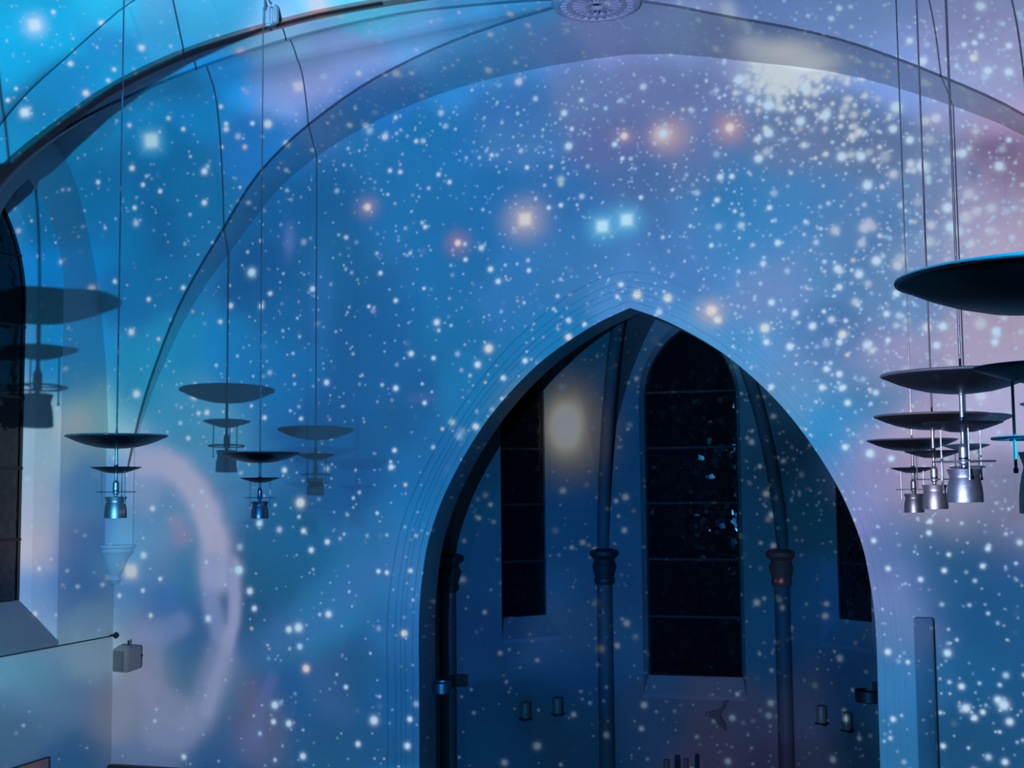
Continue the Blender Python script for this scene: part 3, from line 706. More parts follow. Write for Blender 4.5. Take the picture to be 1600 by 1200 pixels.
def lancet_wall(name, kind, mp, u0, u1, z0, z1, w, mat, parent=None, top=None):
    """a wall with one pointed window opening: mp(u, depth, z) gives the point"""
    bm = bmesh.new()
    V = lambda u, d, z: bm.verts.new(mp(u, d, z))
    c, ow, osill, osp, oap = w['c'], w['ow'], w['osill'], w['osp'], w['oap']
    hw, sill, sp, ap, dep = w['hw'], w['sill'], w['sp'], w['ap'], w['dep']
    top = top or (lambda u: z1)
    def strip(a, b, n=8):
        us = np.linspace(a, b, n + 1)
        for p, q in zip(us, us[1:]):
            bm.faces.new((V(p, 0, z0), V(q, 0, z0), V(q, 0, top(q)), V(p, 0, top(p))))
    strip(u0, c - ow)
    strip(c + ow, u1)
    bm.faces.new((V(c - ow, 0, z0), V(c + ow, 0, z0), V(c + ow, 0, osill), V(c - ow, 0, osill)))
    O = arch_pts(ow, osp, oap)
    for (a, za), (b, zb) in zip(O, O[1:]):
        bm.faces.new((V(c + a, 0, za), V(c + b, 0, zb), V(c + b, 0, max(top(c + b), zb)), V(c + a, 0, max(top(c + a), za))))
    # chamfer, then the splayed reveal
    I = arch_pts(hw, sp, ap)
    O2 = [(-ow, osill)] + O + [(ow, osill)]
    I2 = [(-hw, sill)] + I + [(hw, sill)]
    k = w.get('cham', .45)
    k2 = w.get('mid', k)
    Mid = [((a * (1 - k2) + b * k2), (za * (1 - k2) + zb * k2)) for (a, za), (b, zb) in zip(O2, I2)]
    for P, Q, d0, d1 in ((O2, Mid, 0, dep * k), (Mid, I2, dep * k, dep)):
        for (a, b), (e, f) in zip(zip(P, P[1:]), zip(Q, Q[1:])):
            bm.faces.new((V(c + a[0], d0, a[1]), V(c + b[0], d0, b[1]), V(c + f[0], d1, f[1]), V(c + e[0], d1, e[1])))
    bmesh.ops.remove_doubles(bm, verts=bm.verts, dist=1e-4)
    return obj(name, bm, mat, parent, kind=kind)

def lancet_window(num, mp, w, bars, label):
    """glass in panes between iron bars, a stone frame and a sloping sill"""
    c, hw, sill, sp, ap, dep = w['c'], w['hw'], w['sill'], w['sp'], w['ap'], w['dep']
    org = Vector(mp(c, dep, sill))
    e = empty('window_%d' % num, org, kind='structure', label=label)
    def fin(name, bm, mat, sm=False):
        bmesh.ops.translate(bm, vec=-org, verts=bm.verts)
        return obj(name, bm, mat, e, sm)
    A = arch_pts(hw, sp, ap)
    def wid(z):
        if z <= sp: return hw
        R = ap - sp
        rho = (hw * hw + R * R) / (2 * hw)
        return max(0, (hw - rho) + math.sqrt(max(rho * rho - (z - sp) ** 2, 0)))
    zs = [sill] + sorted(bars) + [ap]
    for za, zb in zip(zs, zs[1:]):
        bm = bmesh.new()
        n = 14
        zz = np.linspace(za + .012, zb - .012, n)
        lft = [bm.verts.new(mp(c - wid(z), dep + .01, z)) for z in zz]
        rgt = [bm.verts.new(mp(c + wid(z), dep + .01, z)) for z in zz]
        for i in range(n - 1):
            bm.faces.new((lft[i], rgt[i], rgt[i + 1], lft[i + 1]))
        ext = bmesh.ops.extrude_face_region(bm, geom=bm.faces[:])
        off = Vector(mp(c, dep + .025, sp)) - Vector(mp(c, dep + .01, sp))
        bmesh.ops.translate(bm, vec=off, verts=[v for v in ext['geom'] if isinstance(v, bmesh.types.BMVert)])
        fin('pane', bm, MGLASS)
    for z in bars:
        bm = bmesh.new()
        w_ = wid(z)
        q = [(-w_, z - .018), (w_, z - .018), (w_, z + .018), (-w_, z + .018)]
        a = [bm.verts.new(mp(c + x, dep - .03, y)) for x, y in q]
        b = [bm.verts.new(mp(c + x, dep + .03, y)) for x, y in q]
        bm.faces.new(a); bm.faces.new(b[::-1])
        for i in range(4):
            bm.faces.new((a[i], a[(i + 1) % 4], b[(i + 1) % 4], b[i]))
        fin('glazing_bar', bm, MLEAD)
    # frame bead round the glass
    pts = [Vector(mp(c + x * .985, dep - .005, z)) for x, z in [(-hw, sill + .02)] + A + [(hw, sill + .02), (-hw, sill + .02)]]
    fin('window_frame', tube(pts, .018, 6), MLEAD)
    # sloping sill slab
    ow, osill = w['ow'], w['osill']
    bm = bmesh.new()
    q = [(-ow, 0 - w.get('lip', .02), osill), (ow, -w.get('lip', .02), osill), (hw, dep, sill + .01), (-hw, dep, sill + .01)]
    a = [bm.verts.new(mp(c + x, d, z + .015)) for x, d, z in q]
    b = [bm.verts.new(mp(c + x, d, z - .05)) for x, d, z in q]
    bm.faces.new(a); bm.faces.new(b[::-1])
    for i in range(4):
        bm.faces.new((a[i], a[(i + 1) % 4], b[(i + 1) % 4], b[i]))
    fin('window_sill', bm, MSILL)
    return e

# nave side walls, one lancet in each bay
wn = dict(ow=.77, osill=3.69, osp=8.3, oap=9.75, hw=.68, sill=4.22, sp=8.2, ap=9.62, dep=.55, cham=.72, mid=.25)
nb = [5.04, 5.99, 6.94, 7.9, 8.86]
num = 1
for sd, X, nm in ((-1, XN, 'north'), (1, XS, 'south')):
    wall = empty('wall_' + nm, (X, YE, 0), kind='structure', label='%s nave wall, white plaster with a tall lancet in each bay' % nm)
    for k in range(5):
        yc = YE - (k + .5) * BAY
        w = dict(wn, c=yc)
        mp = lambda u, d, z, X=X, sd=sd: (X + sd * d, u, z)
        mpl = lambda u, d, z, X=X, sd=sd: (sd * d, u - YE, z)
        o = lancet_wall('bay_plaster', None, mpl, yc - BAY / 2, yc + BAY / 2, 0, 11.9, w, MP, wall)
        if k < 4:
            lancet_window(num, mp, w, nb, '%s lancet window, dark at night, %s bay from the chancel arch' % (nm, ['first', 'second', 'third', 'fourth'][k]))
            num += 1
        else:
            lancet_window(num, mp, w, nb, '%s lancet window, dark at night, bay beside the west wall' % nm)
            num += 1
    # responds under the transverse arches
    for k in range(1, 5):
        y = YE - k * BAY
        bm = bmesh.new()
        xa, xb = sorted((X + sd * .02, X - sd * .27))
        box(bm, xa - X, xb - X, y - .25 - YE, y + .25 - YE, 0, SPR + .02)
        obj('pilaster', bm, MR, wall)
        bm = bmesh.new()
        xa, xb = sorted((X + sd * .02, X - sd * .34))
        box(bm, xa - X, xb - X, y - .32 - YE, y + .32 - YE, SPR - .14, SPR + .02, .02)
        box(bm, xa - X + (.03 if sd < 0 else .03), xb - X - .03, y - .29 - YE, y + .29 - YE, SPR - .24, SPR - .14, .02)
        obj('impost', bm, MR, wall)

# west wall
bm = bmesh.new(); box(bm, XN - .6, XS + .6, YW - .4, YW, 0, 12)
obj('wall_west', bm, MP, kind='structure')
# floor
bm = bmesh.new(); box(bm, XN - .8, XS + .8, YW - .5, 21.6, -.2, 0)
fl = obj('floor', bm, MFLOOR, kind='structure')

# ---- chancel arch wall
AXC = -3.235
def catmull(P, n=6):
    P = [Vector(p) for p in P]
    out = []
    for i in range(len(P) - 1):
        p0 = P[max(i - 1, 0)]; p1 = P[i]; p2 = P[i + 1]; p3 = P[min(i + 2, len(P) - 1)]
        for k in range(n):
            t = k / n
            out.append(.5 * ((2 * p1) + (p2 - p0) * t + (2*p0 - 5*p1 + 4*p2 - p3) * t * t + (-p0 + 3*p1 - 3*p2 + p3) * t ** 3))
    out.append(P[-1])
    return out
def resample(P, n):
    L = [0]
    for a, b in zip(P, P[1:]):
        L.append(L[-1] + (b - a).length)
    out = []
    for k in range(n):
        d = L[-1] * k / (n - 1)
        i = min(max(int(np.searchsorted(L, d)) - 1, 0), len(P) - 2)
        t = (d - L[i]) / max(L[i + 1] - L[i], 1e-9)
        out.append(P[i].lerp(P[i + 1], min(max(t, 0), 1)))
    return out
inn = [(2.92, 3.0), (2.92, 3.9), (2.87, 4.5), (2.76, 5.05), (2.47, 5.75), (1.94, 6.57), (1.26, 7.26), (.54, 7.73), (0, 7.96)]
out_ = [(3.33, 3.0), (3.33, 3.9), (3.25, 4.6), (3.05, 5.4), (2.50, 6.42), (1.75, 7.38), (.97, 8.04), (.4, 8.34), (0, 8.42)]
def contour(pts):
    r = [Vector((pts[0][0], 0))] + resample(catmull([Vector(p) for p in pts]), 48)
    right = r                      # bottom to apex
    left = [Vector((-p.x, p.y)) for p in r]
    return left + right[::-1][1:]
CI, CO = contour(inn), contour(out_)
wall_east = empty('wall_east', (AXC, YE, 0), kind='structure', label='white chancel arch wall covered by the projected stars')
def east(name, bm, mat, sm=False):
    bmesh.ops.translate(bm, vec=(-AXC, -YE, 0), verts=bm.verts)
    return obj(name, bm, mat, wall_east, sm)
bm = bmesh.new()
def quad(*ps):
    bm.faces.new([bm.verts.new(p) for p in ps])
for yy, cont, x0, x1, zt in ((YE, CO, XN - .7, XS + .7, 12), (16.72, CI, AX - 4.2, AX + 4.2, 11.9)):
    hw0 = cont[0].x
    n2 = len(cont) // 2
    for half, xe in ((cont[:n2 + 1], x0), (cont[n2:][::-1], x1)):
        # fan of quads from the contour out to the edge and top, no T-junctions
        ap = half[-1]
        prev = None
        for i, p in enumerate(half):
            f = i / (len(half) - 1)
            # outer path: up the side edge, then along the top to the apex line
            per = zt + abs(xe - (AXC + ap.x))
            d = f * per
            q = (xe, d) if d < zt else (xe + (AXC + ap.x - xe) * (d - zt) / (per - zt), zt)
            if i == 0: q = (xe, 0)
            a, b = bm.verts.new((AXC + p.x, yy, p.y)), bm.verts.new((q[0], yy, q[1]))
            if prev:
                bm.faces.new((prev[0], a, b, prev[1]))
                if prev[2] == xe and q[0] != xe:
                    bm.faces.new((prev[1], b, bm.verts.new((xe, yy, zt))))
            prev = (a, b, q[0])
bmesh.ops.remove_doubles(bm, verts=bm.verts, dist=1e-5)
east('wall_plaster', bm, MP)
# hollow moulding between the two contours, then the deep reveal
steps = [(0, 0), (0.0, .022), (.25, .03), (.255, .045), (.42, .05), (.425, .066), (.56, .066), (.565, .08), (.80, .085), (.81, .10), (1.0, .11)]
def lerpc(t):
    return [a.lerp(b, t) for a, b in zip(CO, CI)]
rows = [[(AXC + p.x, YE + d, p.y) for p in lerpc(t)] for t, d in steps]
bm = bmesh.new()
VV = [[bm.verts.new(p) for p in r] for r in rows]
for A, B in zip(VV, VV[1:]):
    for i in range(len(A) - 1):
        bm.faces.new((A[i], A[i + 1], B[i + 1], B[i]))
o = east('arch_moulding', bm, MP)
smooth_by_angle(o, 25)
bm = bmesh.new()
VV = [[bm.verts.new((AXC + p.x * k, y, p.y)) for p in CI] for y, k in ((YE + .11, 1), (YE + .14, .998), (16.72, .998))]
for A, B in zip(VV, VV[1:]):
    for i in range(len(A) - 1):
        bm.faces.new((A[i], A[i + 1], B[i + 1], B[i]))
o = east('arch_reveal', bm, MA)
smooth_by_angle(o, 30)

# corner responds and their consoles
for sd, X in ((-1, XN), (1, XS)):
    bm = bmesh.new()
    r = .31
    a = [(X, YE - .24), (X - sd * r, YE - .03), (X - sd * r, YE + .02), (X + sd * .02, YE + .02)]
    lo = [bm.verts.new((x, y, 4.9)) for x, y in a]
    hi = [bm.verts.new((x, y, 6.3)) for x, y in a]
    bm.faces.new(lo); bm.faces.new(hi[::-1])
    for i in range(4):
        bm.faces.new((lo[i], lo[(i + 1) % 4], hi[(i + 1) % 4], hi[i]))
    east('corner_respond', bm, MP)
    bm = lathe([(0, -.56), (.05, -.55), (.09, -.5), (.07, -.44), (.11, -.4), (.2, -.2), (.27, -.12), (.29, -.1), (.29, -.05), (.33, -.04), (.33, .0), (0, 0)], 32, c=(X - sd * .03, YE - .02, 4.92))
    o = east('console', bm, MP)
    smooth_by_angle(o, 35)

# ---- polygonal chancel: three facets with lancets, short returns, webs and ribs
AC = Vector((-3.22, 17.18))
V0, V1, V2, V3 = Vector((-6.74, 18.64)), Vector((-4.68, 20.7)), Vector((-1.76, 20.7)), Vector((.3, 18.64))
SPA = 4.62
wall_chancel = empty('wall_chancel', (AC.x, 20.7, 0), kind='structure', label='polygonal chancel walls behind the pointed arch')
def chan(name, bm, mat, sm=False):
    bmesh.ops.translate(bm, vec=(-AC.x, -20.7, 0), verts=bm.verts)
    return obj(name, bm, mat, wall_chancel, sm)
formA = table([0, .3, .6, .8, .9, .96, 1.0], [8.75, 8.5, 7.7, 6.8, 6.1, 5.4, SPA])
ribA = table([0, .2, .4, .6, .8, .9, .96, 1.0], [8.95, 8.87, 8.6, 8.05, 7.0, 6.15, 5.4, SPA])
def facet(A, B, w, bars, num, label, win=True):
    t = (B - A).normalized(); L = (B - A).length
    n = Vector((-t.y, t.x))
    if n.dot((A + B) / 2 - AC) < 0: n = -n
    mp = lambda u, d, z: (A.x + t.x * u + n.x * d, A.y + t.y * u + n.y * d, z)
    top = lambda u: formA(abs(2 * u / L - 1)) + .03
    if win:
        mpl = lambda u, d, z: (mp(u, d, z)[0] - AC.x, mp(u, d, z)[1] - 20.7, z)
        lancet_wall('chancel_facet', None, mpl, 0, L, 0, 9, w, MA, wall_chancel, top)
        lancet_window(num, mp, w, bars, label)
    return mp
cb_ = [3.58, 4.5, 5.41, 6.31, 7.22]
facet(V1, V2, dict(c=1.46, ow=.82, osill=2.34, osp=7.1, oap=8.42, hw=.75, sill=2.63, sp=7.1, ap=8.3, dep=.14, cham=.4, lip=.02), cb_, 11,
      'tall central chancel lancet, dark, with faint horizontal bars')
mpNE = facet(V0, V1, dict(c=1.56, ow=.53, osill=3.3, osp=7.1, oap=8.1, hw=.43, sill=3.61, sp=7.1, ap=7.95, dep=.3, lip=.02), cb_[1:], 12,
      'narrow dark lancet in the left diagonal chancel facet')
mpSE = facet(V2, V3, dict(c=1.35, ow=.53, osill=3.3, osp=7.1, oap=8.1, hw=.45, sill=3.64, sp=7.1, ap=7.95, dep=.3, lip=.02), cb_[1:], 13,
      'dark lancet in the right diagonal chancel facet')
# short returns back to the arch wall
for sx, X in ((-1, -6.74), (1, .3)):
    bm = bmesh.new()
    us = np.linspace(0, 1, 12)
    for a, b in zip(us, us[1:]):
        ya, yb = 16.7 + a * 1.94, 16.7 + b * 1.94
        ta, tb = [formA(min(abs((y - 17.18) / 1.46), 1)) + .03 for y in (ya, yb)]
        bm.faces.new([bm.verts.new(p) for p in ((X, ya, 0), (X, yb, 0), (X, yb, tb), (X, ya, ta))])
    bmesh.ops.remove_doubles(bm, verts=bm.verts, dist=1e-4)
    chan('return_wall', bm, MA)
def apse_web(A, B):
    mid = (A + B) / 2
    t = (B - A) / 2
    def fn(u, v):
        # from the wall (v=0) in to the rib (v=1)
        P = mid + t * u
        Q = AC + (mid + t * u - AC) if False else AC + (mid - AC) * abs(u) + t * u
        p = P.lerp(Q, v)
        zf, zr = formA(abs(u)), ribA(abs(u))
        return (p.x, p.y, zf + (zr - zf) * v ** .85)
    bm = grid(fn, US8, np.linspace(0, 1, 13))
    bmesh.ops.bisect_plane(bm, geom=bm.verts[:] + bm.edges[:] + bm.faces[:], plane_co=(0, 16.715, 0), plane_no=(0, -1, 0), clear_outer=True)
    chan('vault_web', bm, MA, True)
VW, VE = Vector((-6.74, 15.72)), Vector((.3, 15.72))
V_w1, V_w2 = Vector((-4.68, 13.66)), Vector((-1.76, 13.66))
for A, B in ((V0, V1), (V1, V2), (V2, V3), (VW, V0), (V3, VE), (V_w1, V_w2)):
    apse_web(A, B)
for V in (V0, V1, V2, V3):
    pts = []
    for t in np.linspace(0, .99, 40):
        q = 1 - t ** 1.7
        p = AC.lerp(V, q)
        pts.append((p.x, p.y, ribA(q) - .03))
    chan('vault_rib', tube(pts, .10, 10), MS, True)
    d = (AC - V).normalized() * .10
    cx, cy = V.x + d.x, V.y + d.y
    o = chan('wall_shaft', lathe([(.22, 0), (.22, .12), (.15, .2), (.125, .26), (.122, 4.12), (.14, 4.13), (.14, 4.17), (.122, 4.18)], 24, c=(cx, cy, 0)), MS)
    smooth_by_angle(o, 40)
    cp = [(.14, 4.10), (.165, 4.13), (.165, 4.2), (.15, 4.22), (.18, 4.32), (.20, 4.40), (.17, 4.46), (.16, 4.5), (.235, 4.57), (.24, 4.63), (.2, 4.66), (.12, 4.68)]
    o = chan('capital', lathe(cp, 8 if False else 24, c=(cx, cy, 0)), MCAP if V is V2 else MCAPD)
    if V is V2:
        o['label'] = 'dark red capital on the right-hand shaft'
    smooth_by_angle(o, 40)
o = chan('keystone', lathe([(0, -.22), (.12, -.2), (.2, -.12), (.22, 0), (.2, .05), (0, .06)], 24, c=(AC.x, AC.y, 8.93)), MR, True)

# ---------------------------------------------------------------- rosette at the crown of the last bay
BY = YE - BAY / 2
ros = empty('vault_rosette', (AX + .06, BY, 11.16), label='round pierced vent rosette at the crown of the vault, cut by the top edge', cat='rosette')
bm = bmesh.new()
lathe([(.5, .1), (.52, .04), (.5, -.0), (.46, -.02), (.43, -.02), (.415, 0), (.415, .04)], 64, bm)
o = obj('outer_ring', bm, MR, ros); smooth_by_angle(o, 35)
obj('dark_opening', lathe([(0, .05), (.45, .05), (.45, .07), (0, .07)], 48), MIRON, ros)
for k in range(28):
    a = 2 * PI * k / 28
    bm = bmesh.new()
    box(bm, .33, .44, -.020, .020, -.012, .03)
    bmesh.ops.bevel(bm, geom=bm.edges[:], offset=.008, segments=1, affect='EDGES')
    o = obj('rim_tooth', bm, MR, ros); o.rotation_euler.z = a
bm = bmesh.new(); lathe([(.345, .03), (.345, -.012), (.29, -.012), (.29, .03)], 56, bm); obj('middle_ring', bm, MR, ros)
for k in range(20):
    a = 2 * PI * (k + .5) / 20
    bm = bmesh.new()
    A = [bm.verts.new(p) for p in ((.11, -.008, -.01), (.30, -.017, -.01), (.30, .017, -.01), (.11, .008, -.01))]
    B = [bm.verts.new((v.co.x, v.co.y, .03)) for v in A]
    bm.faces.new(A); bm.faces.new(B[::-1])
    for i in range(4): bm.faces.new((A[i], A[(i + 1) % 4], B[(i + 1) % 4], B[i]))
    o = obj('spoke', bm, MR, ros); o.rotation_euler.z = a
bm = bmesh.new(); lathe([(.13, .03), (.13, -.015), (.085, -.015), (.085, .03)], 40, bm); obj('hub_ring', bm, MR, ros)

# ---------------------------------------------------------------- pendant lamps
def make_lamp():
    root = empty('pendant_lamp', (0, 0, 0))
    # wide shallow dish, hollow on top
    t = .006
    R = .385
    prof = [(0.012, -.092), (.08, -.09), (.16, -.08), (.24, -.06), (.31, -.035), (.36, -.012), (R, 0), (R + .003, .006), (R, .010), (R - .006, .008),
            (.355, 0), (.305, -.024), (.235, -.049), (.155, -.069), (.08, -.079), (.012, -.081)]
    o = obj('upper_dish', lathe(prof, 72), MDISH, root); smooth_by_angle(o, 50)
    bead = [(R + .001 + .0075 * math.cos(q), .006 + .0075 * math.sin(q)) for q in np.linspace(0, 2 * PI, 9)]
    o = obj('rim_bead', lathe(bead, 72), MMET, root, True)
    o = obj('stem', lathe([(.0, -.30), (.012, -.30), (.012, -.245), (.016, -.243), (.016, -.222), (.012, -.22), (.0115, -.1), (.018, -.095), (.018, -.07), (.011, -.06), (.011, .02), (0, .02)], 16), MMET, root); smooth_by_angle(o, 40)
    r = .193
    prof = [(.012, -.288), (.06, -.285), (.11, -.272), (.16, -.255), (r, -.243), (r + .002, -.240), (r - .003, -.238), (.155, -.249), (.105, -.265), (.06, -.277), (.012, -.281)]
    o = obj('lower_dish', lathe(prof, 56), MDISH, root); smooth_by_angle(o, 50)
    o = obj('lamp_socket', lathe([(0, -.285), (.011, -.285), (.011, -.325), (.014, -.345), (.022, -.358), (.0245, -.364), (.0245, -.366), (.0245, -.44), (.0235, -.445), (.016, -.452), (.014, -.458), (.014, -.49), (0, -.49)], 20), MMET, root); smooth_by_angle(o, 22)
    o = obj('support_ring', lathe([(.128, -.431), (.152, -.431), (.154, -.434), (.152, -.438), (.128, -.438), (.126, -.434), (.128, -.431)], 56), MMET, root)
    for k in range(3):
        a = 2 * PI * k / 3 + .35
        bm = tube([(0, 0, -.262), (0, 0, -.515)], .0042, 8)
        lathe([(0, -.53), (.007, -.528), (.007, -.515), (0, -.513)], 10, bm)
        o = obj('support_rod', bm, MMET, root); o.location = (.112 * math.cos(a), .112 * math.sin(a), 0)
    bm = bmesh.new()
    for k in range(3):
        a = 2 * PI * k / 3 + .35
        tube([(.02 * math.cos(a), .02 * math.sin(a), -.434), (.135 * math.cos(a), .135 * math.sin(a), -.434)], .004, 6, bm)
    obj('ring_bracket', bm, MMET, root)
    prof = [(.012, -.478), (.05, -.482), (.083, -.472), (.085, -.474), (.080, -.488), (.074, -.505), (.0725, -.515), (.0735, -.518), (.078, -.535), (.083, -.56), (.086, -.59), (.087, -.62), (.087, -.638), (.084, -.639), (.083, -.62), (.08, -.58), (.07, -.53), (.06, -.50), (.012, -.49)]
    o = obj('lamp_head', lathe(prof, 48), MMET, root); smooth_by_angle(o, 35)
    return root
def copy_tree(o, parent=None):
    c = o.copy(); COL.objects.link(c); c.parent = parent
    for ch in list(o.children):
        copy_tree(ch, c)
    return c
lamps = [
 ((.40, 3.74, 6.17), 'largest pendant lamp at the right edge, its big dish high and cyan-rimmed', 'right'),
 ((.32, 6.83, 6.17), 'second largest right-hand pendant lamp, purplish head, below the cut-off dish', 'right'),
 ((.24, 9.35, 6.10), 'third right-hand pendant lamp with silvery head, between two neighbours', 'right'),
 ((.13, 12.04, 6.03), 'smallest and furthest pendant lamp of the right-hand row', 'right'),
 ((-5.91, 8.80, 6.07), 'larger left-hand pendant lamp with two dark dishes over a steel head', 'left'),
 ((-6.05, 11.45, 6.01), 'smaller left-hand pendant lamp hanging from the arch clamp', 'left'),
 ((-5.45, 5.3, 6.10), 'left-hand pendant lamp outside the frame whose shadow falls beside the lancet', 'left'),
]
proto = make_lamp()
for i, (p, lab, side) in enumerate(lamps):
    o = proto if i == 0 else copy_tree(proto)
    o.location = p
    o.rotation_euler.z = .35 * i
    tag(o, lab, 'pendant lamp', 'dish pendant lamps on long cables, %s row' % side)
    s = p[0] - AX
    topz = prof_d(s) - .1 if p[1] < YE - BAY else prof_w(s) + .02
    if i == 5: topz = 10.57
    obj('cable', tube([(0, 0, .015), (0, 0, topz - p[2])], .0066, 8), MCAB, o)
# clamp on the arch face
cl = empty('cable_clamp', (-6.05, 11.53, 10.52), label='small cable clamp box on the arch above the smaller left lamp', cat='clamp')
bm = bmesh.new(); box(bm, -.05, .05, 0.0, .13, -.11, .09, .02); obj('clamp_body', bm, MBOX, cl)
obj('hook', tube([(0, -.045, .03), (0, -.045, .13), (.012, -.04, .155), (.03, -.02, .15), (.03, .03, .12)], .011, 8), MMET, cl)
bm = bmesh.new(); box(bm, .05, .09, .02, .1, -.08, .11, .015); obj('side_plate', bm, MBOX, cl)

# ---------------------------------------------------------------- wall things
# tie rod along the north wall
tr = empty('tie_rod', (XN + .09, 15.93, 3.645), label='thin steel rod running along the left wall to a hook in the corner', cat='rod')
obj('rod', tube([(0, 0, 0), (0, -11.9, 0)], .0075, 8), MIRON, tr)
bm = lathe([(0, -.05), (.03, -.03), (.045, 0), (.03, .03), (0, .05)], 12)
obj('end_fitting', bm, MIRON, tr)
obj('wall_eye', tube([(0, 0, 0), (-.09, .0, .0)], .012, 8), MIRON, tr)
obj('far_bracket', tube([(0, -11.9, 0), (-.09, -11.9, 0)], .012, 8), MIRON, tr)

# loudspeaker in the corner
sp = empty('corner_loudspeaker', (-10.33, 15.72, 3.37), label='small grey loudspeaker box on the wall in the left corner', cat='loudspeaker')
sp.rotation_euler.z = math.radians(-8)
bm = bmesh.new()
F = [(-.16, -.19), (.10, -.19), (.13, -.16), (.13, .17), (.10, .185), (-.05, .185), (-.16, .12)]
a = [bm.verts.new((x, -.12, z)) for x, z in F]; b = [bm.verts.new((x * .75 + .03, .14, z * .85)) for x, z in F]
bm.faces.new(a); bm.faces.new(b[::-1])
for i in range(7): bm.faces.new((a[i], a[(i + 1) % 7], b[(i + 1) % 7], b[i]))
bmesh.ops.bevel(bm, geom=bm.edges[:], offset=.01, segments=2, affect='EDGES')
obj('cabinet', bm, MSPK, sp)
bm = bmesh.new(); box(bm, -.14, .04, -.135, -.12, -.17, .1, .004); obj('grille', bm, MGRILL, sp)
obj('bracket_pin', tube([(.0, .02, .15), (.0, .02, .235)], .014, 8), MIRON, sp)
obj('wall_bracket', tube([(.02, .13, 0), (.02, .27, 0)], .02, 8), MIRON, sp)

# column loudspeaker on the arch wall
cs = empty('column_loudspeaker', (.225, 15.86, 1.3), label='tall slim grey column loudspeaker on the wall right of the arch', cat='loudspeaker')
bm = bmesh.new(); box(bm, -.105, .105, -.07, .08, 0, 2.8, .012); obj('cabinet', bm, MCOL, cs)
bm = bmesh.new(); box(bm, -.085, .085, -.08, -.07, .05, 2.75, .003); obj('grille', bm, MCOL, cs)
for z in (.3, 2.3):
    bm = bmesh.new(); box(bm, -.04, .04, .08, .14, z, z + .1); obj('wall_bracket', bm, MIRON, cs)

# canvas on the north wall
cv = empty('wall_painting', (XN + .04, 13.2, 1.2), label='red canvas on the left wall, only its top corner showing', cat='painting')
bm = bmesh.new(); box(bm, -.03, .0, -1.35, 1.35, -1.0, 1.02); obj('canvas', bm, MRED, cv)
bm = bmesh.new()
for a in ((-1.37, 1.37, -1.02, -1.0), (-1.37, 1.37, 1.02, 1.03), (-1.37, -1.35, -1.0, 1.02), (1.35, 1.37, -1.0, 1.02)):
    box(bm, -.04, .005, a[0], a[1], a[2], a[3])
obj('frame', bm, MWOOD, cv)

# dark panelling at the foot of the arch wall
dd = empty('wainscot', (XN, 15.9, 0), label='dark wooden panelling along the foot of the wall left of the arch', cat='panelling')
n = 8
x0, x1 = .03, 2.4
for i in range(n):
    bm = bmesh.new()
    xa = x0 + (x1 - x0) * i / n
    xb = x0 + (x1 - x0) * (i + 1) / n
    box(bm, xa + .005, xb - .005, .0, .09, .1, 1.8, .006)
    obj('panel', bm, MWOOD, dd)
bm = bmesh.new(); box(bm, x0 - .01, x1 + .02, -.03, .095, 1.8, 1.855, .01); obj('cap_rail', bm, MWOOD, dd)
bm = bmesh.new(); box(bm, x0 - .01, x1 + .02, -.02, .095, 0, .1); obj('skirting', bm, MWOOD, dd)

# candles on the chancel walls
def wall_candle(mp, u, z, lab):
    P = Vector(mp(u, -.13, z)); Q = Vector(mp(u, 0, z))
    e = empty('wall_candle', P, label=lab, cat='candle', group='candles on brackets on the chancel walls')
    o = obj('candle', lathe([(0, .0), (.073, .0), (.075, .01), (.075, .235), (.068, .245), (.02, .235), (0, .235)], 28), MCANDLE, e); smooth_by_angle(o, 40)
    obj('wick', tube([(0, 0, .23), (.004, 0, .265)], .004, 5), MIRON, e)
    o = obj('drip_plate', lathe([(0, -.035), (.03, -.035), (.10, -.02), (.105, -.005), (.095, 0), (0, -.002)], 28), MIRON, e); smooth_by_angle(o, 40)
    d = Q - P
    obj('bracket_arm', tube([(0, 0, -.03), (d.x * .6, d.y * .6, -.05), (d.x, d.y, -.02)], .014, 8), MIRON, e)
wall_candle(mpNE, 1.36, 2.1, 'pale wall candle left of the pair under the left lancet')
wall_candle(mpNE, 1.94, 2.12, 'pale wall candle right of the pair under the left lancet')
wall_candle(mpSE, .90, 2.14, 'pale wall candle left of the pair under the right lancet')
wall_candle(mpSE, 1.44, 2.12, 'pale wall candle right of the pair near the arch edge')

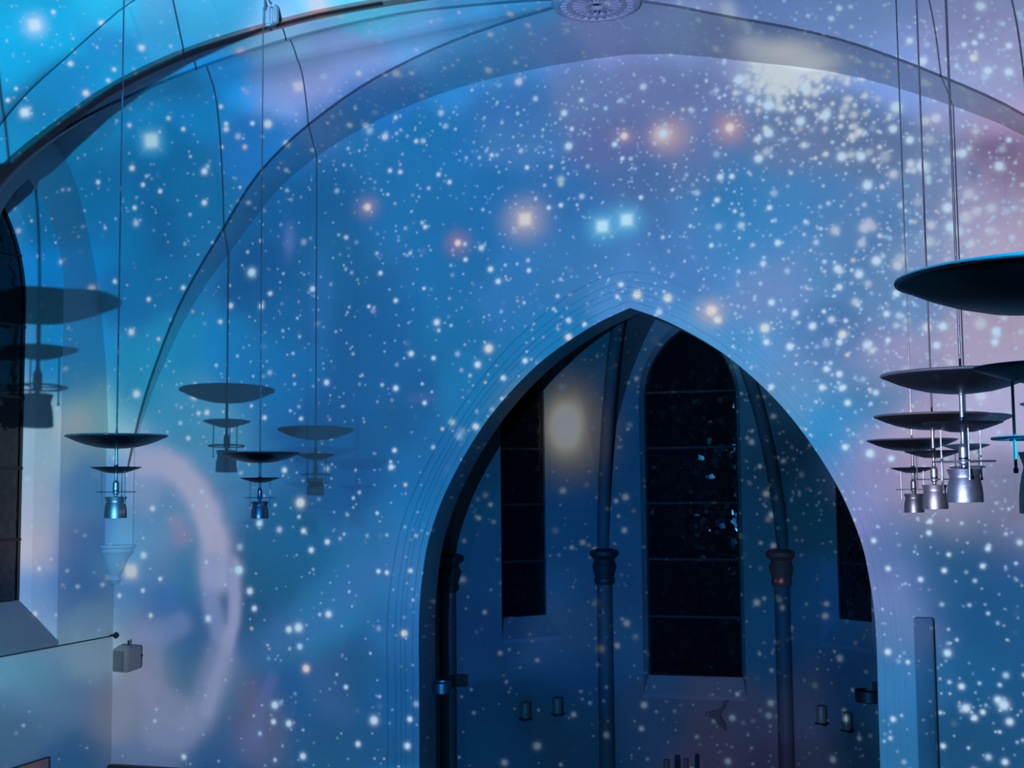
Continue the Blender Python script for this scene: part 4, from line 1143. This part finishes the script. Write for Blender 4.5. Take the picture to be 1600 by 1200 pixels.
# round uplighters on the arch reveal
for x, y, lab in ((-6.02, 16.62, 'metal drum uplighter on the left jamb of the arch'), (-.45, 17.2, 'dark drum uplighter at the right jamb of the arch')):
    e = empty('drum_uplighter', (x, y, 2.98), label=lab, cat='lamp')
    R = .12 if x < -3 else .17
    o = obj('drum', lathe([(0, -.08), (R * .9, -.08), (R, -.07), (R, .06), (R + .01, .07), (R - .005, .075), (R - .012, .05), (R * .8, -.05), (0, -.05)], 36), MMET if x < -3 else MIRON, e); smooth_by_angle(o, 40)
    xd = -(6.155 + x) if x < -3 else .74
    obj('wall_arm', tube([(0, 0, -.02), ((-.13 if x < -3 else .74), 0, -.02)], .02, 8), MIRON, e)

# dark plate cut to the shape of a wall shadow, under the central window
e = empty('wall_ornament', (-2.85, 20.6, 2.1), label='dark angular plate shaped as a shadow under the central lancet', cat='ornament')
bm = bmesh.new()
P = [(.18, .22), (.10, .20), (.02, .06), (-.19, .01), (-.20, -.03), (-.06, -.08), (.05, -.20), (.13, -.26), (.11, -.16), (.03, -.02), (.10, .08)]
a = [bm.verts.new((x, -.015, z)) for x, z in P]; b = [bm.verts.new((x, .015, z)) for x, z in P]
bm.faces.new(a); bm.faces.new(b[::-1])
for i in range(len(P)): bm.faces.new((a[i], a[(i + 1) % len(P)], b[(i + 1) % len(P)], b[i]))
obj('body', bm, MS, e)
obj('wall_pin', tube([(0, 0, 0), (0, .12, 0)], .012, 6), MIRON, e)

# altar with two candles, mostly below the frame
al = empty('altar', (-3.2, 19.0, 0), label='stone altar below the central lancet carrying two candles', cat='altar')
bm = bmesh.new(); box(bm, -.75, .75, -.38, .38, 0, .98, .01); obj('block', bm, MSILL, al)
bm = bmesh.new(); box(bm, -.9, .9, -.48, .48, .98, 1.1, .015); obj('slab', bm, MSILL, al)
for x, h, lab in ((-3.39, 1.68, 'thicker dark altar candle at the bottom edge'), (-3.1, 1.71, 'thinner dark altar candle at the bottom edge')):
    e = empty('altar_candle', (x, 19.0, 1.1), label=lab, cat='candle', group='altar candles')
    r = .045 if x < -3.2 else .035
    o = obj('candlestick', lathe([(0, 0), (.09, 0), (.09, .015), (.02, .04), (.018, .14), (.05, .16), (.05, .17), (0, .17)], 20), MIRON, e); smooth_by_angle(o, 40)
    obj('candle', lathe([(0, .17), (r, .17), (r, h - 1.1 - .0), (0, h - 1.1)], 20), MS, e)
